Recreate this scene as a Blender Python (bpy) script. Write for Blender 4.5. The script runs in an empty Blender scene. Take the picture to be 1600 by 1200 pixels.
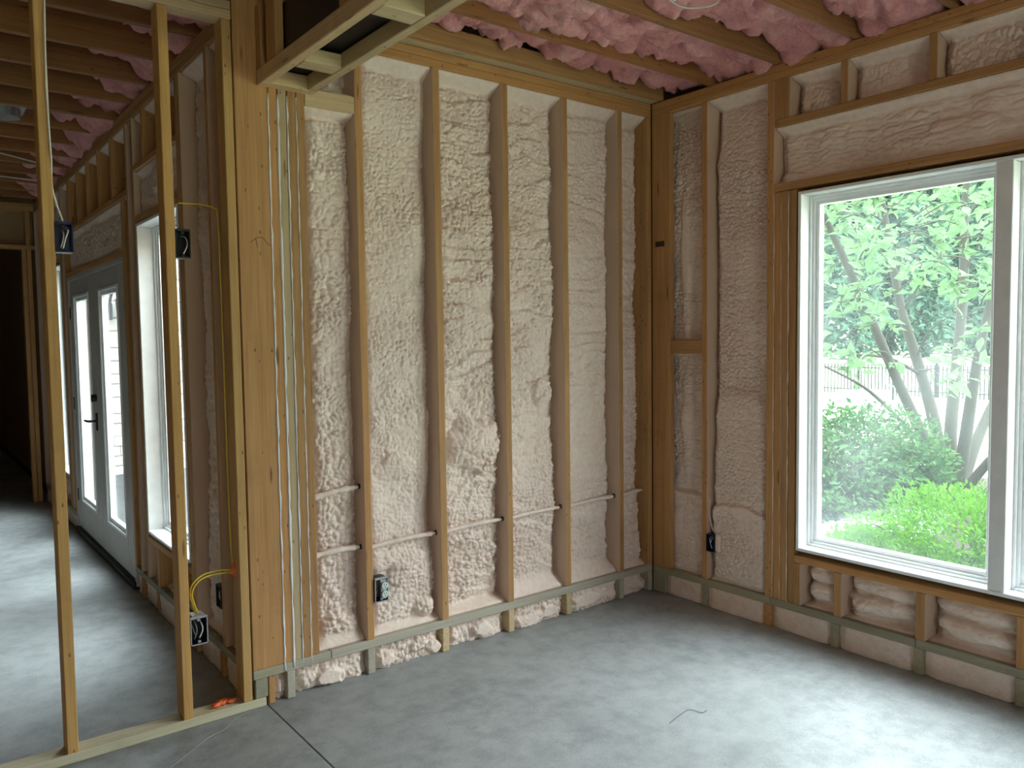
import bpy, math, random
import numpy as np
from mathutils import Vector, Matrix

# ------------------------------------------------------------------ camera
F_PX, PITCH, ROLL, YAW, EYE = 1240.86, -0.05817, -0.013625, 0.659325, 1.57
sc = bpy.context.scene
col = sc.collection
_fw = Vector((math.sin(YAW)*math.cos(PITCH), math.cos(YAW)*math.cos(PITCH), math.sin(PITCH)))
_rt = Vector((math.cos(YAW), -math.sin(YAW), 0)); _up = _rt.cross(_fw)
RT = _rt*math.cos(ROLL) + _up*math.sin(ROLL)
UP = -_rt*math.sin(ROLL) + _up*math.cos(ROLL)
FW = _fw
cam_data = bpy.data.cameras.new('camera')
cam_data.sensor_width = 36.0
cam_data.lens = F_PX/1600*36.0
cam_data.clip_end = 400
cam = bpy.data.objects.new('camera', cam_data); col.objects.link(cam)
m = Matrix((RT, UP, -FW)).transposed().to_4x4(); m.translation = Vector((0, 0, EYE))
cam.matrix_world = m
sc.camera = cam

# ------------------------------------------------------------------ world, sun, exposure
SKY_STRENGTH, SUN_STRENGTH, EXPOSURE = 1.0, 1.85, 2.97
world = bpy.data.worlds.new('sky'); sc.world = world; world.use_nodes = True
wb = world.node_tree.nodes['Background']
_t = world.node_tree
_tc = _t.nodes.new('ShaderNodeTexCoord'); _sx = _t.nodes.new('ShaderNodeSeparateXYZ'); _cr = _t.nodes.new('ShaderNodeValToRGB')
_t.links.new(_tc.outputs['Generated'], _sx.inputs[0]); _t.links.new(_sx.outputs['Z'], _cr.inputs['Fac']); _t.links.new(_cr.outputs['Color'], wb.inputs[0])
_cr.color_ramp.elements[0].color = (0.37, 0.40, 0.41, 1); _cr.color_ramp.elements[1].color = (1.70, 1.88, 2.02, 1)   # overcast: brighter overhead
wb.inputs[1].default_value = SKY_STRENGTH
sun_d = bpy.data.lights.new('sun', 'SUN'); sun_d.energy = SUN_STRENGTH; sun_d.angle = math.radians(75)      # sun behind thin cloud
sun_d.color = (0.95, 0.97, 1.0)
sun = bpy.data.objects.new('sun', sun_d); col.objects.link(sun)
sun.rotation_euler = Vector((-0.62, 0.20, -0.76)).to_track_quat('-Z', 'Y').to_euler()
sc.view_settings.view_transform = 'Standard'; sc.view_settings.look = 'None'
sc.view_settings.exposure = EXPOSURE; sc.view_settings.gamma = 1.0
sc.view_settings.use_curve_mapping = False
sc.cycles.max_bounces = 7; sc.cycles.diffuse_bounces = 4; sc.cycles.transparent_max_bounces = 16
sc.cycles.sample_clamp_indirect = 8.0

def portal(loc, target, w, h):
    d = bpy.data.lights.new('daylight_portal', 'AREA'); d.shape = 'RECTANGLE'; d.size = w; d.size_y = h
    d.cycles.is_portal = True
    o = bpy.data.objects.new('daylight_portal', d); col.objects.link(o)
    o.location = loc; o.rotation_euler = Vector(target).to_track_quat('-Z', 'Z' if abs(target[2]) < .5 else 'Y').to_euler()
portal((3.80, 1.37, 1.37), (-1, 0, 0), 1.9, 1.85)
portal((1.30, 4.62, 1.35), (-1, 0, 0), .85, 1.8)
portal((1.25, 6.42, 1.10), (-1, 0, 0), 1.9, 1.9)
portal((1.30, 8.02, 1.35), (-1, 0, 0), .6, 1.8)
portal((3.80, -2.10, 1.37), (-1, 0, 0), 3.0, 1.85)
portal((0.0, -4.16, 1.45), (0, 1, 0), 1.8, 1.9)

# ------------------------------------------------------------------ helpers
def ray(px, py): return RT*((px-800)/F_PX) - UP*((py-600)/F_PX) + FW
def at_y(px, py, Y): d = ray(px, py); return d*(Y/d.y) + Vector((0, 0, EYE))
def at_x(px, py, X): d = ray(px, py); return d*(X/d.x) + Vector((0, 0, EYE))
def at_z(px, py, Z): d = ray(px, py); return d*((Z-EYE)/d.z) + Vector((0, 0, EYE))
def at_d(px, py, D): return ray(px, py)*D + Vector((0, 0, EYE))

def tag(o, label=None, cat=None, group=None, kind=None):
    if label: o['label'] = label
    if cat: o['category'] = cat
    if group: o['group'] = group
    if kind: o['kind'] = kind
    return o
def empty(name, loc=(0, 0, 0)):
    o = bpy.data.objects.new(name, None); o.empty_display_size = .1; col.objects.link(o); o.location = loc
    return o
def link(name, me, mt, parent=None, loc=(0, 0, 0)):
    o = bpy.data.objects.new(name, me); col.objects.link(o); o.location = loc
    if mt is not None and not me.materials: me.materials.append(mt)
    if parent is not None:
        o.parent = parent
        o.location = Vector(loc) - wloc(parent)
    return o
def wloc(o):
    v = Vector(o.location)
    while o.parent is not None: o = o.parent; v += Vector(o.location)
    return v
def mesh(name, V, Fs, smooth=False):
    me = bpy.data.meshes.new(name); me.from_pydata([tuple(v) for v in V], [], Fs); me.update()
    if smooth: me.polygons.foreach_set('use_smooth', [True]*len(me.polygons))
    return me
def np_mesh(name, V, Q, smooth=True):
    V = np.asarray(V, np.float32); Q = np.asarray(Q, np.int32); k = Q.shape[1]
    me = bpy.data.meshes.new(name)
    me.vertices.add(len(V)); me.vertices.foreach_set('co', V.ravel())
    me.loops.add(Q.size); me.loops.foreach_set('vertex_index', Q.ravel())
    me.polygons.add(len(Q)); me.polygons.foreach_set('loop_start', np.arange(0, Q.size, k, dtype=np.int32))
    me.polygons.foreach_set('use_smooth', np.full(len(Q), smooth))
    me.update(calc_edges=True); me.validate()
    return me

class MB:
    """collects shapes into one mesh"""
    def __init__(s): s.V = []; s.F = []
    def add(s, V, Fs):
        n = len(s.V); s.V += [Vector(v) for v in V]; s.F += [tuple(i+n for i in f) for f in Fs]; return s
    def box(s, x0, x1, y0, y1, z0, z1, c=0.0):
        if x0 > x1: x0, x1 = x1, x0
        if y0 > y1: y0, y1 = y1, y0
        if z0 > z1: z0, z1 = z1, z0
        if c <= 0:
            V = [(x, y, z) for x in (x0, x1) for y in (y0, y1) for z in (z0, z1)]
            return s.add(V, [(0, 1, 3, 2), (4, 6, 7, 5), (0, 4, 5, 1), (2, 3, 7, 6), (0, 2, 6, 4), (1, 5, 7, 3)])
        c = min(c, (x1-x0)*.45, (y1-y0)*.45, (z1-z0)*.45)
        X, Y, Z = (x0, x1), (y0, y1), (z0, z1); V = []; idx = {}
        for i in (0, 1):
            for j in (0, 1):
                for k in (0, 1):
                    dx, dy, dz = (c if i == 0 else -c), (c if j == 0 else -c), (c if k == 0 else -c)
                    idx[i, j, k, 0] = len(V); V.append((X[i], Y[j]+dy, Z[k]+dz))
                    idx[i, j, k, 1] = len(V); V.append((X[i]+dx, Y[j], Z[k]+dz))
                    idx[i, j, k, 2] = len(V); V.append((X[i]+dx, Y[j]+dy, Z[k]))
        Fs = []
        for a in (0, 1):
            fl = (lambda f, flip: tuple(reversed(f)) if flip else tuple(f))
            Fs.append(fl([idx[a, 0, 0, 0], idx[a, 0, 1, 0], idx[a, 1, 1, 0], idx[a, 1, 0, 0]], a == 1))
            Fs.append(fl([idx[0, a, 0, 1], idx[1, a, 0, 1], idx[1, a, 1, 1], idx[0, a, 1, 1]], a == 1))
            Fs.append(fl([idx[0, 0, a, 2], idx[0, 1, a, 2], idx[1, 1, a, 2], idx[1, 0, a, 2]], a == 1))
        for a in (0, 1):
            for b in (0, 1):
                Fs.append(fl([idx[a, b, 0, 0], idx[a, b, 0, 1], idx[a, b, 1, 1], idx[a, b, 1, 0]], (a+b) % 2 == 1))
                Fs.append(fl([idx[a, 0, b, 0], idx[a, 1, b, 0], idx[a, 1, b, 2], idx[a, 0, b, 2]], (a+b) % 2 == 1))
                Fs.append(fl([idx[0, a, b, 1], idx[0, a, b, 2], idx[1, a, b, 2], idx[1, a, b, 1]], (a+b) % 2 == 1))
        for i in (0, 1):
            for j in (0, 1):
                for k in (0, 1):
                    Fs.append(fl([idx[i, j, k, 0], idx[i, j, k, 2], idx[i, j, k, 1]], (i+j+k) % 2 == 1))
        return s.add(V, Fs)
    def tube(s, pts, r, n=6, cap=True):
        pts = [Vector(p) for p in pts]; N = len(pts)
        rs = r if isinstance(r, (list, tuple)) else [r]*N
        V = []; Fs = []; ref = None
        for i, p in enumerate(pts):
            t = (pts[min(i+1, N-1)] - pts[max(i-1, 0)]).normalized()
            if ref is None:
                ref = t.cross(Vector((0, 0, 1)))
                if ref.length < .1: ref = t.cross(Vector((1, 0, 0)))
            a = (ref - t*ref.dot(t)).normalized(); ref = a; b = t.cross(a)
            for k in range(n):
                th = 2*math.pi*k/n; V.append(p + (a*math.cos(th) + b*math.sin(th))*rs[i])
        for i in range(N-1):
            for k in range(n):
                k2 = (k+1) % n; Fs.append((i*n+k, i*n+k2, (i+1)*n+k2, (i+1)*n+k))
        if cap: Fs.append(tuple(range(n-1, -1, -1))); Fs.append(tuple((N-1)*n+k for k in range(n)))
        return s.add(V, Fs)
    def build(s, name, mt, parent=None, smooth=False):
        c = Vector((0, 0, 0))
        lo = Vector([min(v[i] for v in s.V) for i in range(3)]); hi = Vector([max(v[i] for v in s.V) for i in range(3)])
        c = (lo+hi)/2
        me = mesh(name, [v-c for v in s.V], s.F, smooth)
        return link(name, me, mt, parent, c)

def spline(pts, sub=6):
    P = [Vector(p) for p in pts]; out = []
    for i in range(len(P)-1):
        p0, p1, p2, p3 = P[max(i-1, 0)], P[i], P[i+1], P[min(i+2, len(P)-1)]
        for k in range(sub):
            t = k/sub
            out.append(.5*((2*p1) + (p2-p0)*t + (2*p0-5*p1+4*p2-p3)*t*t + (3*p1-p0-3*p2+p3)*t**3))
    out.append(P[-1]); return out

# ------------------------------------------------------------------ noise (numpy)
def vnoise(u, v, s, seed):
    rs = np.random.RandomState(seed); T = rs.rand(64, 64)
    x, y = u/s+100, v/s+100; i, j = np.floor(x).astype(int), np.floor(y).astype(int); fx, fy = x-i, y-j
    fx = fx*fx*(3-2*fx); fy = fy*fy*(3-2*fy); g = lambda a, b: T[a % 64, b % 64]
    return (g(i, j)*(1-fx)+g(i+1, j)*fx)*(1-fy) + (g(i, j+1)*(1-fx)+g(i+1, j+1)*fx)*fy
def cells(u, v, su, sv, seed):
    rs = np.random.RandomState(seed); TX, TY, TR = rs.rand(128, 128), rs.rand(128, 128), rs.rand(128, 128)
    x, y = u/su+200, v/sv+200; i, j = np.floor(x).astype(int), np.floor(y).astype(int)
    best = np.full(u.shape, 9.0); sec = np.full(u.shape, 9.0); rid = np.zeros(u.shape)
    for di in (-1, 0, 1):
        for dj in (-1, 0, 1):
            a, b = (i+di) % 128, (j+dj) % 128
            d = np.hypot(i+di+.1+.8*TX[a, b]-x, j+dj+.1+.8*TY[a, b]-y)
            m1 = d < best
            sec = np.where(m1, best, np.minimum(sec, d)); rid = np.where(m1, TR[a, b], rid); best = np.where(m1, d, best)
    return best, sec, rid
def sstep(a, b, x): t = np.clip((x-a)/(b-a), 0, 1); return t*t*(3-2*t)
def dome(f): return np.sqrt(np.clip(1-np.clip(f/.95, 0, 1)**2, 0, 1))
def lobe(f1, f2): return np.sqrt(np.clip(1-(f1/.78)**2, 0.02, 1))*np.sqrt(sstep(-.02, .30, f2-f1))

# ------------------------------------------------------------------ materials
def nt(name):
    mt = bpy.data.materials.new(name); mt.use_nodes = True
    t = mt.node_tree; b = t.nodes['Principled BSDF']; return mt, t, b
def N(t, kind, **kw):
    n = t.nodes.new(kind)
    for k, v in kw.items(): setattr(n, k, v)
    return n
def noise(t, vec, scale, detail=4, rough=.55, dist=0.0):
    n = N(t, 'ShaderNodeTexNoise'); n.inputs['Scale'].default_value = scale; n.inputs['Detail'].default_value = detail
    n.inputs['Roughness'].default_value = rough; n.inputs['Distortion'].default_value = dist
    t.links.new(vec, n.inputs['Vector']); return n.outputs['Fac']
def ramp(t, fac, stops):
    r = N(t, 'ShaderNodeValToRGB'); cr = r.color_ramp
    while len(cr.elements) < len(stops): cr.elements.new(.5)
    for e, (p, c) in zip(cr.elements, stops): e.position = p; e.color = (*c, 1) if len(c) == 3 else c
    t.links.new(fac, r.inputs['Fac']); return r.outputs['Color']
def mixc(t, fac, a, b, mode='MIX'):
    n = N(t, 'ShaderNodeMix', data_type='RGBA', blend_type=mode)
    for inp, v in ((n.inputs[0], fac), (n.inputs[6], a), (n.inputs[7], b)):
        if isinstance(v, (int, float)): inp.default_value = v
        elif isinstance(v, tuple): inp.default_value = (*v, 1) if len(v) == 3 else v
        else: t.links.new(v, inp)
    return n.outputs[2]
def bump(t, b, h, strength=.3, dist=.01):
    n = N(t, 'ShaderNodeBump'); n.inputs['Strength'].default_value = strength; n.inputs['Distance'].default_value = dist
    t.links.new(h, n.inputs['Height']); t.links.new(n.outputs['Normal'], b.inputs['Normal'])
def coords(t, scale=None, offs=True):
    tc = N(t, 'ShaderNodeTexCoord'); v = tc.outputs['Object']
    if offs:
        oi = N(t, 'ShaderNodeObjectInfo'); mu = N(t, 'ShaderNodeMath', operation='MULTIPLY'); mu.inputs[1].default_value = 37.0
        t.links.new(oi.outputs['Random'], mu.inputs[0])
        ad = N(t, 'ShaderNodeVectorMath', operation='ADD'); t.links.new(v, ad.inputs[0]); t.links.new(mu.outputs[0], ad.inputs[1]); v = ad.outputs[0]
    if scale:
        mp = N(t, 'ShaderNodeMapping'); mp.inputs['Scale'].default_value = scale; t.links.new(v, mp.inputs['Vector']); v = mp.outputs[0]
    return v
def plain(name, c, rough=.5, metal=0.0, spec=None):
    mt, t, b = nt(name); b.inputs['Base Color'].default_value = (*c, 1); b.inputs['Roughness'].default_value = rough
    b.inputs['Metallic'].default_value = metal
    v = coords(t); f = noise(t, v, 14, 3)
    b_c = mixc(t, f, tuple(x*.88 for x in c), tuple(min(1, x*1.1) for x in c)); t.links.new(b_c, b.inputs['Base Color'])
    return mt
def wood(name, axis, lo, hi, knot=True, marks=.35, film=None):
    mt, t, b = nt(name)
    S = [26.0]*3; S['xyz'.index(axis)] = 1.1
    S2 = [160.0]*3; S2['xyz'.index(axis)] = 3.0
    S3 = [15.0]*3; S3['xyz'.index(axis)] = 2.2
    g1 = noise(t, coords(t, S), 1.0, 3, .5, .8); g2 = noise(t, coords(t, S2), 1.0, 2, .6)
    c = ramp(t, g1, [(.25, lo), (.75, hi)])
    c = mixc(t, .35, c, ramp(t, g2, [(.3, tuple(x*.72 for x in lo)), (.7, hi)]))
    oi = N(t, 'ShaderNodeObjectInfo')
    tint = ramp(t, oi.outputs['Random'], [(0, (.80, .78, .74)), (.5, (1, 1, 1)), (1, (1.08, 1.0, .9))])
    c = mixc(t, 1.0, c, tint, 'MULTIPLY')
    if knot:
        vo = N(t, 'ShaderNodeTexVoronoi'); vo.inputs['Scale'].default_value = 1.0; t.links.new(coords(t, S3), vo.inputs['Vector'])
        k = ramp(t, vo.outputs['Distance'], [(0, (.9, .9, .9)), (.06, (.8, .8, .8)), (.11, (0, 0, 0))])
        c = mixc(t, k, c, (lo[0]*.38, lo[1]*.30, lo[2]*.25))
    if knot:
        vs = N(t, 'ShaderNodeTexVoronoi'); vs.inputs['Scale'].default_value = 1.0; S4 = [55.0]*3; S4['xyz'.index(axis)] = 22.0
        t.links.new(coords(t, S4), vs.inputs['Vector']); sx4 = N(t, 'ShaderNodeSeparateXYZ'); t.links.new(vs.outputs['Color'], sx4.inputs[0])
        k = mixc(t, 1.0, ramp(t, vs.outputs['Distance'], [(0, (1, 1, 1)), (.14, (.9, .9, .9)), (.22, (0, 0, 0))]), ramp(t, sx4.outputs['X'], [(.86, (0, 0, 0)), (.90, (.85, .85, .85))]), 'MULTIPLY')
        c = mixc(t, k, c, (lo[0]*.30, lo[1]*.25, lo[2]*.22))
    if marks:
        st = noise(t, coords(t, None), 5.0, 5, .65)
        c = mixc(t, ramp(t, st, [(.56, (0, 0, 0)), (.78, (marks, marks, marks))]), c, (lo[0]*.5, lo[1]*.48, lo[2]*.45))
    if film:                                            # dusty foam overspray dried onto the faces inside the bays
        tc = N(t, 'ShaderNodeTexCoord'); sx = N(t, 'ShaderNodeSeparateXYZ'); t.links.new(tc.outputs['Normal'], sx.inputs[0])
        ab = N(t, 'ShaderNodeMath', operation='ABSOLUTE'); t.links.new(sx.outputs[film], ab.inputs[0])
        fr = ramp(t, ab.outputs[0], [(.6, (0, 0, 0)), (.8, (.8, .8, .8))])
        c = mixc(t, fr, c, (.70, .545, .43))
    t.links.new(c, b.inputs['Base Color']); b.inputs['Roughness'].default_value = .72
    bump(t, b, g2, .25, .002); return mt
W_LO, W_HI = (.40, .200, .068), (.61, .352, .140)
WOOD = {a: wood('lumber_'+a, a, W_LO, W_HI) for a in 'xyz'}
STUDX = {a: wood('sprayed_stud_x_'+a, a, W_LO, W_HI, film='X') for a in 'xyz'}
STUDY = {a: wood('sprayed_stud_y_'+a, a, W_LO, W_HI, film='Y') for a in 'xyz'}
TREATA = {a: wood('dusty_treated_lumber_'+a, a, (.40, .37, .29), (.56, .52, .42), False, .5) for a in 'xyz'}
SOLE = {a: wood('sole_lumber_'+a, a, (.50, .44, .28), (.66, .60, .42), False, .3) for a in 'xyz'}
PALE = {a: wood('pale_lumber_'+a, a, (.54, .40, .22), (.70, .55, .33)) for a in 'xyz'}
TREAT = {a: wood('treated_lumber_'+a, a, (.30, .285, .195), (.44, .415, .30), False, .5) for a in 'xyz'}
SHADEW = {a: wood('shaded_lumber_'+a, a, (.24, .105, .034), (.40, .195, .072)) for a in 'xyz'}  # dim light up there is put into the colour as darker lumber
def mat_foam():
    mt, t, b = nt('spray_foam'); v = coords(t, None, False)
    f = noise(t, v, 2.2, 4, .6); g = noise(t, v, 34, 3, .6)
    c = ramp(t, f, [(.30, (.79, .61, .50)), (.62, (.88, .735, .635))])
    c = mixc(t, .35, c, ramp(t, g, [(.3, (.68, .51, .41)), (.65, (.91, .79, .70))]))
    t.links.new(c, b.inputs['Base Color']); b.inputs['Roughness'].default_value = .62
    vo = N(t, 'ShaderNodeTexVoronoi', feature='SMOOTH_F1'); vo.inputs['Scale'].default_value = 75; t.links.new(v, vo.inputs['Vector'])
    bump(t, b, mixc(t, .5, vo.outputs['Distance'], g), .45, .006); return mt
FOAM = mat_foam()
def mat_pink():
    mt, t, b = nt('fibreglass'); v = coords(t, None, False)
    f = noise(t, v, 6, 5, .65, .6); g = noise(t, v, 60, 4, .7)
    c = ramp(t, f, [(.28, (.50, .15, .16)), (.5, (.72, .31, .31)), (.74, (.80, .50, .42))])
    c = mixc(t, .3, c, ramp(t, g, [(.3, (.45, .16, .16)), (.7, (.85, .52, .48))]))
    t.links.new(c, b.inputs['Base Color']); b.inputs['Roughness'].default_value = .95
    bump(t, b, mixc(t, .5, f, g), .7, .02); return mt
PINK = mat_pink()
def mat_concrete():
    mt, t, b = nt('concrete'); v = coords(t, None, False)
    f = noise(t, v, 1.1, 6, .62, .4); g = noise(t, v, 9, 6, .7); h = noise(t, v, 130, 3, .7)
    c = ramp(t, f, [(.33, (.165, .18, .18)), (.52, (.305, .325, .325)), (.70, (.40, .42, .42))])
    c = mixc(t, .38, c, ramp(t, g, [(.36, (.15, .165, .165)), (.60, (.41, .43, .43))]))
    c = mixc(t, .25, c, ramp(t, h, [(.35, (.19, .20, .20)), (.65, (.44, .45, .45))]))
    vs = N(t, 'ShaderNodeTexVoronoi'); vs.inputs['Scale'].default_value = 9.0; t.links.new(v, vs.inputs['Vector']); vs.inputs['Randomness'].default_value = 1.0
    sp = ramp(t, noise(t, v, 22, 5, .75), [(.63, (0, 0, 0)), (.74, (.55, .55, .55))])
    c = mixc(t, sp, c, (.13, .145, .15))
    t.links.new(c, b.inputs['Base Color'])
    rr = ramp(t, g, [(.3, (.62, .62, .62)), (.7, (.40, .40, .40))]); t.links.new(rr, b.inputs['Roughness'])
    bump(t, b, mixc(t, .5, g, h), .12, .004); return mt
CONCRETE = mat_concrete()
DARK = plain('joint_dark', (.03, .03, .03), .9)
OSB = plain('sheathing_board', (.32, .21, .11), .8)
WHITE = plain('window_white', (.88, .90, .90), .35)
DOORP = plain('door_primer', (.55, .53, .50), .5)
CAULK = plain('sealant', (.80, .80, .79), .5)
BLACKP = plain('black_plastic', (.012, .012, .014), .35)
BLUEP = plain('blue_plastic', (.004, .011, .055), .3)
GREYP = plain('grey_metal', (.42, .42, .44), .4, .3)
WIREW = plain('white_cable', (.72, .70, .64), .45)
YELLOW = plain('yellow_cable', (.75, .55, .04), .4)
COPPER = plain('bare_copper', (.70, .60, .42), .35, .6)
ORANGE = plain('orange_foam', (.80, .17, .05), .7)
OUTLET = plain('outlet_plastic', (.62, .74, .62), .35)
STEEL = plain('galvanised_steel', (.50, .53, .55), .3, .8)
BRONZE = plain('dark_bronze', (.03, .028, .026), .45, .5)
STONE = plain('limestone', (.72, .70, .66), .85)
MORTAR = plain('mortar', (.55, .53, .50), .9)
WRAP = plain('black_wrap', (.006, .0065, .006), .45)
def mat_glass():
    mt = bpy.data.materials.new('window_glass'); mt.use_nodes = True; t = mt.node_tree; t.nodes.clear()
    out = N(t, 'ShaderNodeOutputMaterial'); tr = N(t, 'ShaderNodeBsdfTransparent'); gl = N(t, 'ShaderNodeBsdfGlossy'); gl.inputs['Roughness'].default_value = .02
    tr.inputs['Color'].default_value = (.93, .97, .96, 1)
    fr = N(t, 'ShaderNodeFresnel'); ge = N(t, 'ShaderNodeNewGeometry')
    io = N(t, 'ShaderNodeMapRange'); io.inputs['To Min'].default_value = 1.45; io.inputs['To Max'].default_value = 1/1.45      # both faces of the pane reflect like the outer one
    t.links.new(ge.outputs['Backfacing'], io.inputs['Value']); t.links.new(io.outputs['Result'], fr.inputs['IOR'])
    m1 = N(t, 'ShaderNodeMixShader'); t.links.new(fr.outputs[0], m1.inputs[0]); t.links.new(tr.outputs[0], m1.inputs[1]); t.links.new(gl.outputs[0], m1.inputs[2])
    tl = N(t, 'ShaderNodeBsdfTranslucent'); tl.inputs['Color'].default_value = (.85, .95, 1.0, 1)  # pale translucent veil stands in for glare and haze over the view
    m2 = N(t, 'ShaderNodeMixShader')
    f = noise(t, coords(t, None, False), 1.6, 3); r = ramp(t, f, [(.35, (.008, .008, .008)), (.7, (.034, .034, .034))])
    t.links.new(r, m2.inputs[0]); t.links.new(m1.outputs[0], m2.inputs[1]); t.links.new(tl.outputs[0], m2.inputs[2])
    t.links.new(m2.outputs[0], out.inputs[0]); return mt
GLASS = mat_glass()
def mat_leaf(name, a, b2, trans=.35):
    mt, t, b = nt(name); v = coords(t, None, True)
    f = noise(t, v, 3.5, 4, .6); c = ramp(t, f, [(.32, a), (.68, b2)])
    t.links.new(c, b.inputs['Base Color']); b.inputs['Roughness'].default_value = .75; b.inputs['Specular IOR Level'].default_value = .12
    tl = N(t, 'ShaderNodeBsdfTranslucent'); t.links.new(c, tl.inputs['Color'])
    mx = N(t, 'ShaderNodeMixShader'); mx.inputs[0].default_value = trans
    t.links.new(b.outputs[0], mx.inputs[1]); t.links.new(tl.outputs[0], mx.inputs[2])
    t.links.new(mx.outputs[0], t.nodes['Material Output'].inputs[0]); return mt
LEAF_T = mat_leaf('tree_leaf', (.105, .215, .095), (.20, .33, .155), .45)
LEAF_S = mat_leaf('shrub_leaf', (.032, .098, .034), (.095, .195, .066))
LEAF_B = mat_leaf('bright_shrub_leaf', (.045, .165, .010), (.125, .285, .028))
LEAF_F = mat_leaf('hazed_leaf', (.090, .200, .140), (.160, .300, .200))  # distance haze is put into the colour as paler, bluish green
BARK = plain('bark', (.058, .056, .040), .9)
def mat_ground(name, a, b2, s):
    mt, t, b = nt(name); v = coords(t, None, False)
    c = ramp(t, noise(t, v, s, 6, .7), [(.3, a), (.7, b2)]); t.links.new(c, b.inputs['Base Color'])
    b.inputs['Roughness'].default_value = 1; bump(t, b, noise(t, v, s*8, 4), .5, .03); return mt
LAWN = mat_ground('lawn_grass', (.34, .36, .22), (.50, .50, .34), .4)
MULCH = mat_ground('mulch', (.022, .014, .010), (.060, .040, .029), 6)

# ------------------------------------------------------------------ layout constants (metres, camera above the origin)
YA, XB, XC, DEP = 3.30, 3.64, 1.14, .14
ZS0, ZS1, ZT0, ZT1, ZT2 = .123, .163, 2.875, 2.913, 2.951      # sill plate, top plates
ZJ = 3.186

def lum(name, mt, parent, x0, x1, y0, y1, z0, z1, c=.003):
    ax = max((abs(x1-x0), 'x'), (abs(y1-y0), 'y'), (abs(z1-z0), 'z'))[1]
    return MB().box(x0, x1, y0, y1, z0, z1, c).build(name, mt[ax], parent)

# plane mappings: (u along wall, z, d depth from the stud faces outwards)
PL = {'A': lambda u, z, d: (u, YA+d, z), 'B': lambda u, z, d: (XB+d, u, z), 'C': lambda u, z, d: (XC+d, u, z)}
def pbox(mb, pl, u0, u1, z0, z1, d0, d1, c=.003):
    a = PL[pl](u0, z0, d0); b = PL[pl](u1, z1, d1)
    return mb.box(a[0], b[0], a[1], b[1], a[2], b[2], c)
def plum(name, mt, parent, pl, u0, u1, z0, z1, d0=0.0, d1=DEP, c=.003):
    a = PL[pl](u0, z0, d0); b = PL[pl](u1, z1, d1)
    return lum(name, mt, parent, a[0], b[0], a[1], b[1], a[2], b[2], c)

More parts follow.
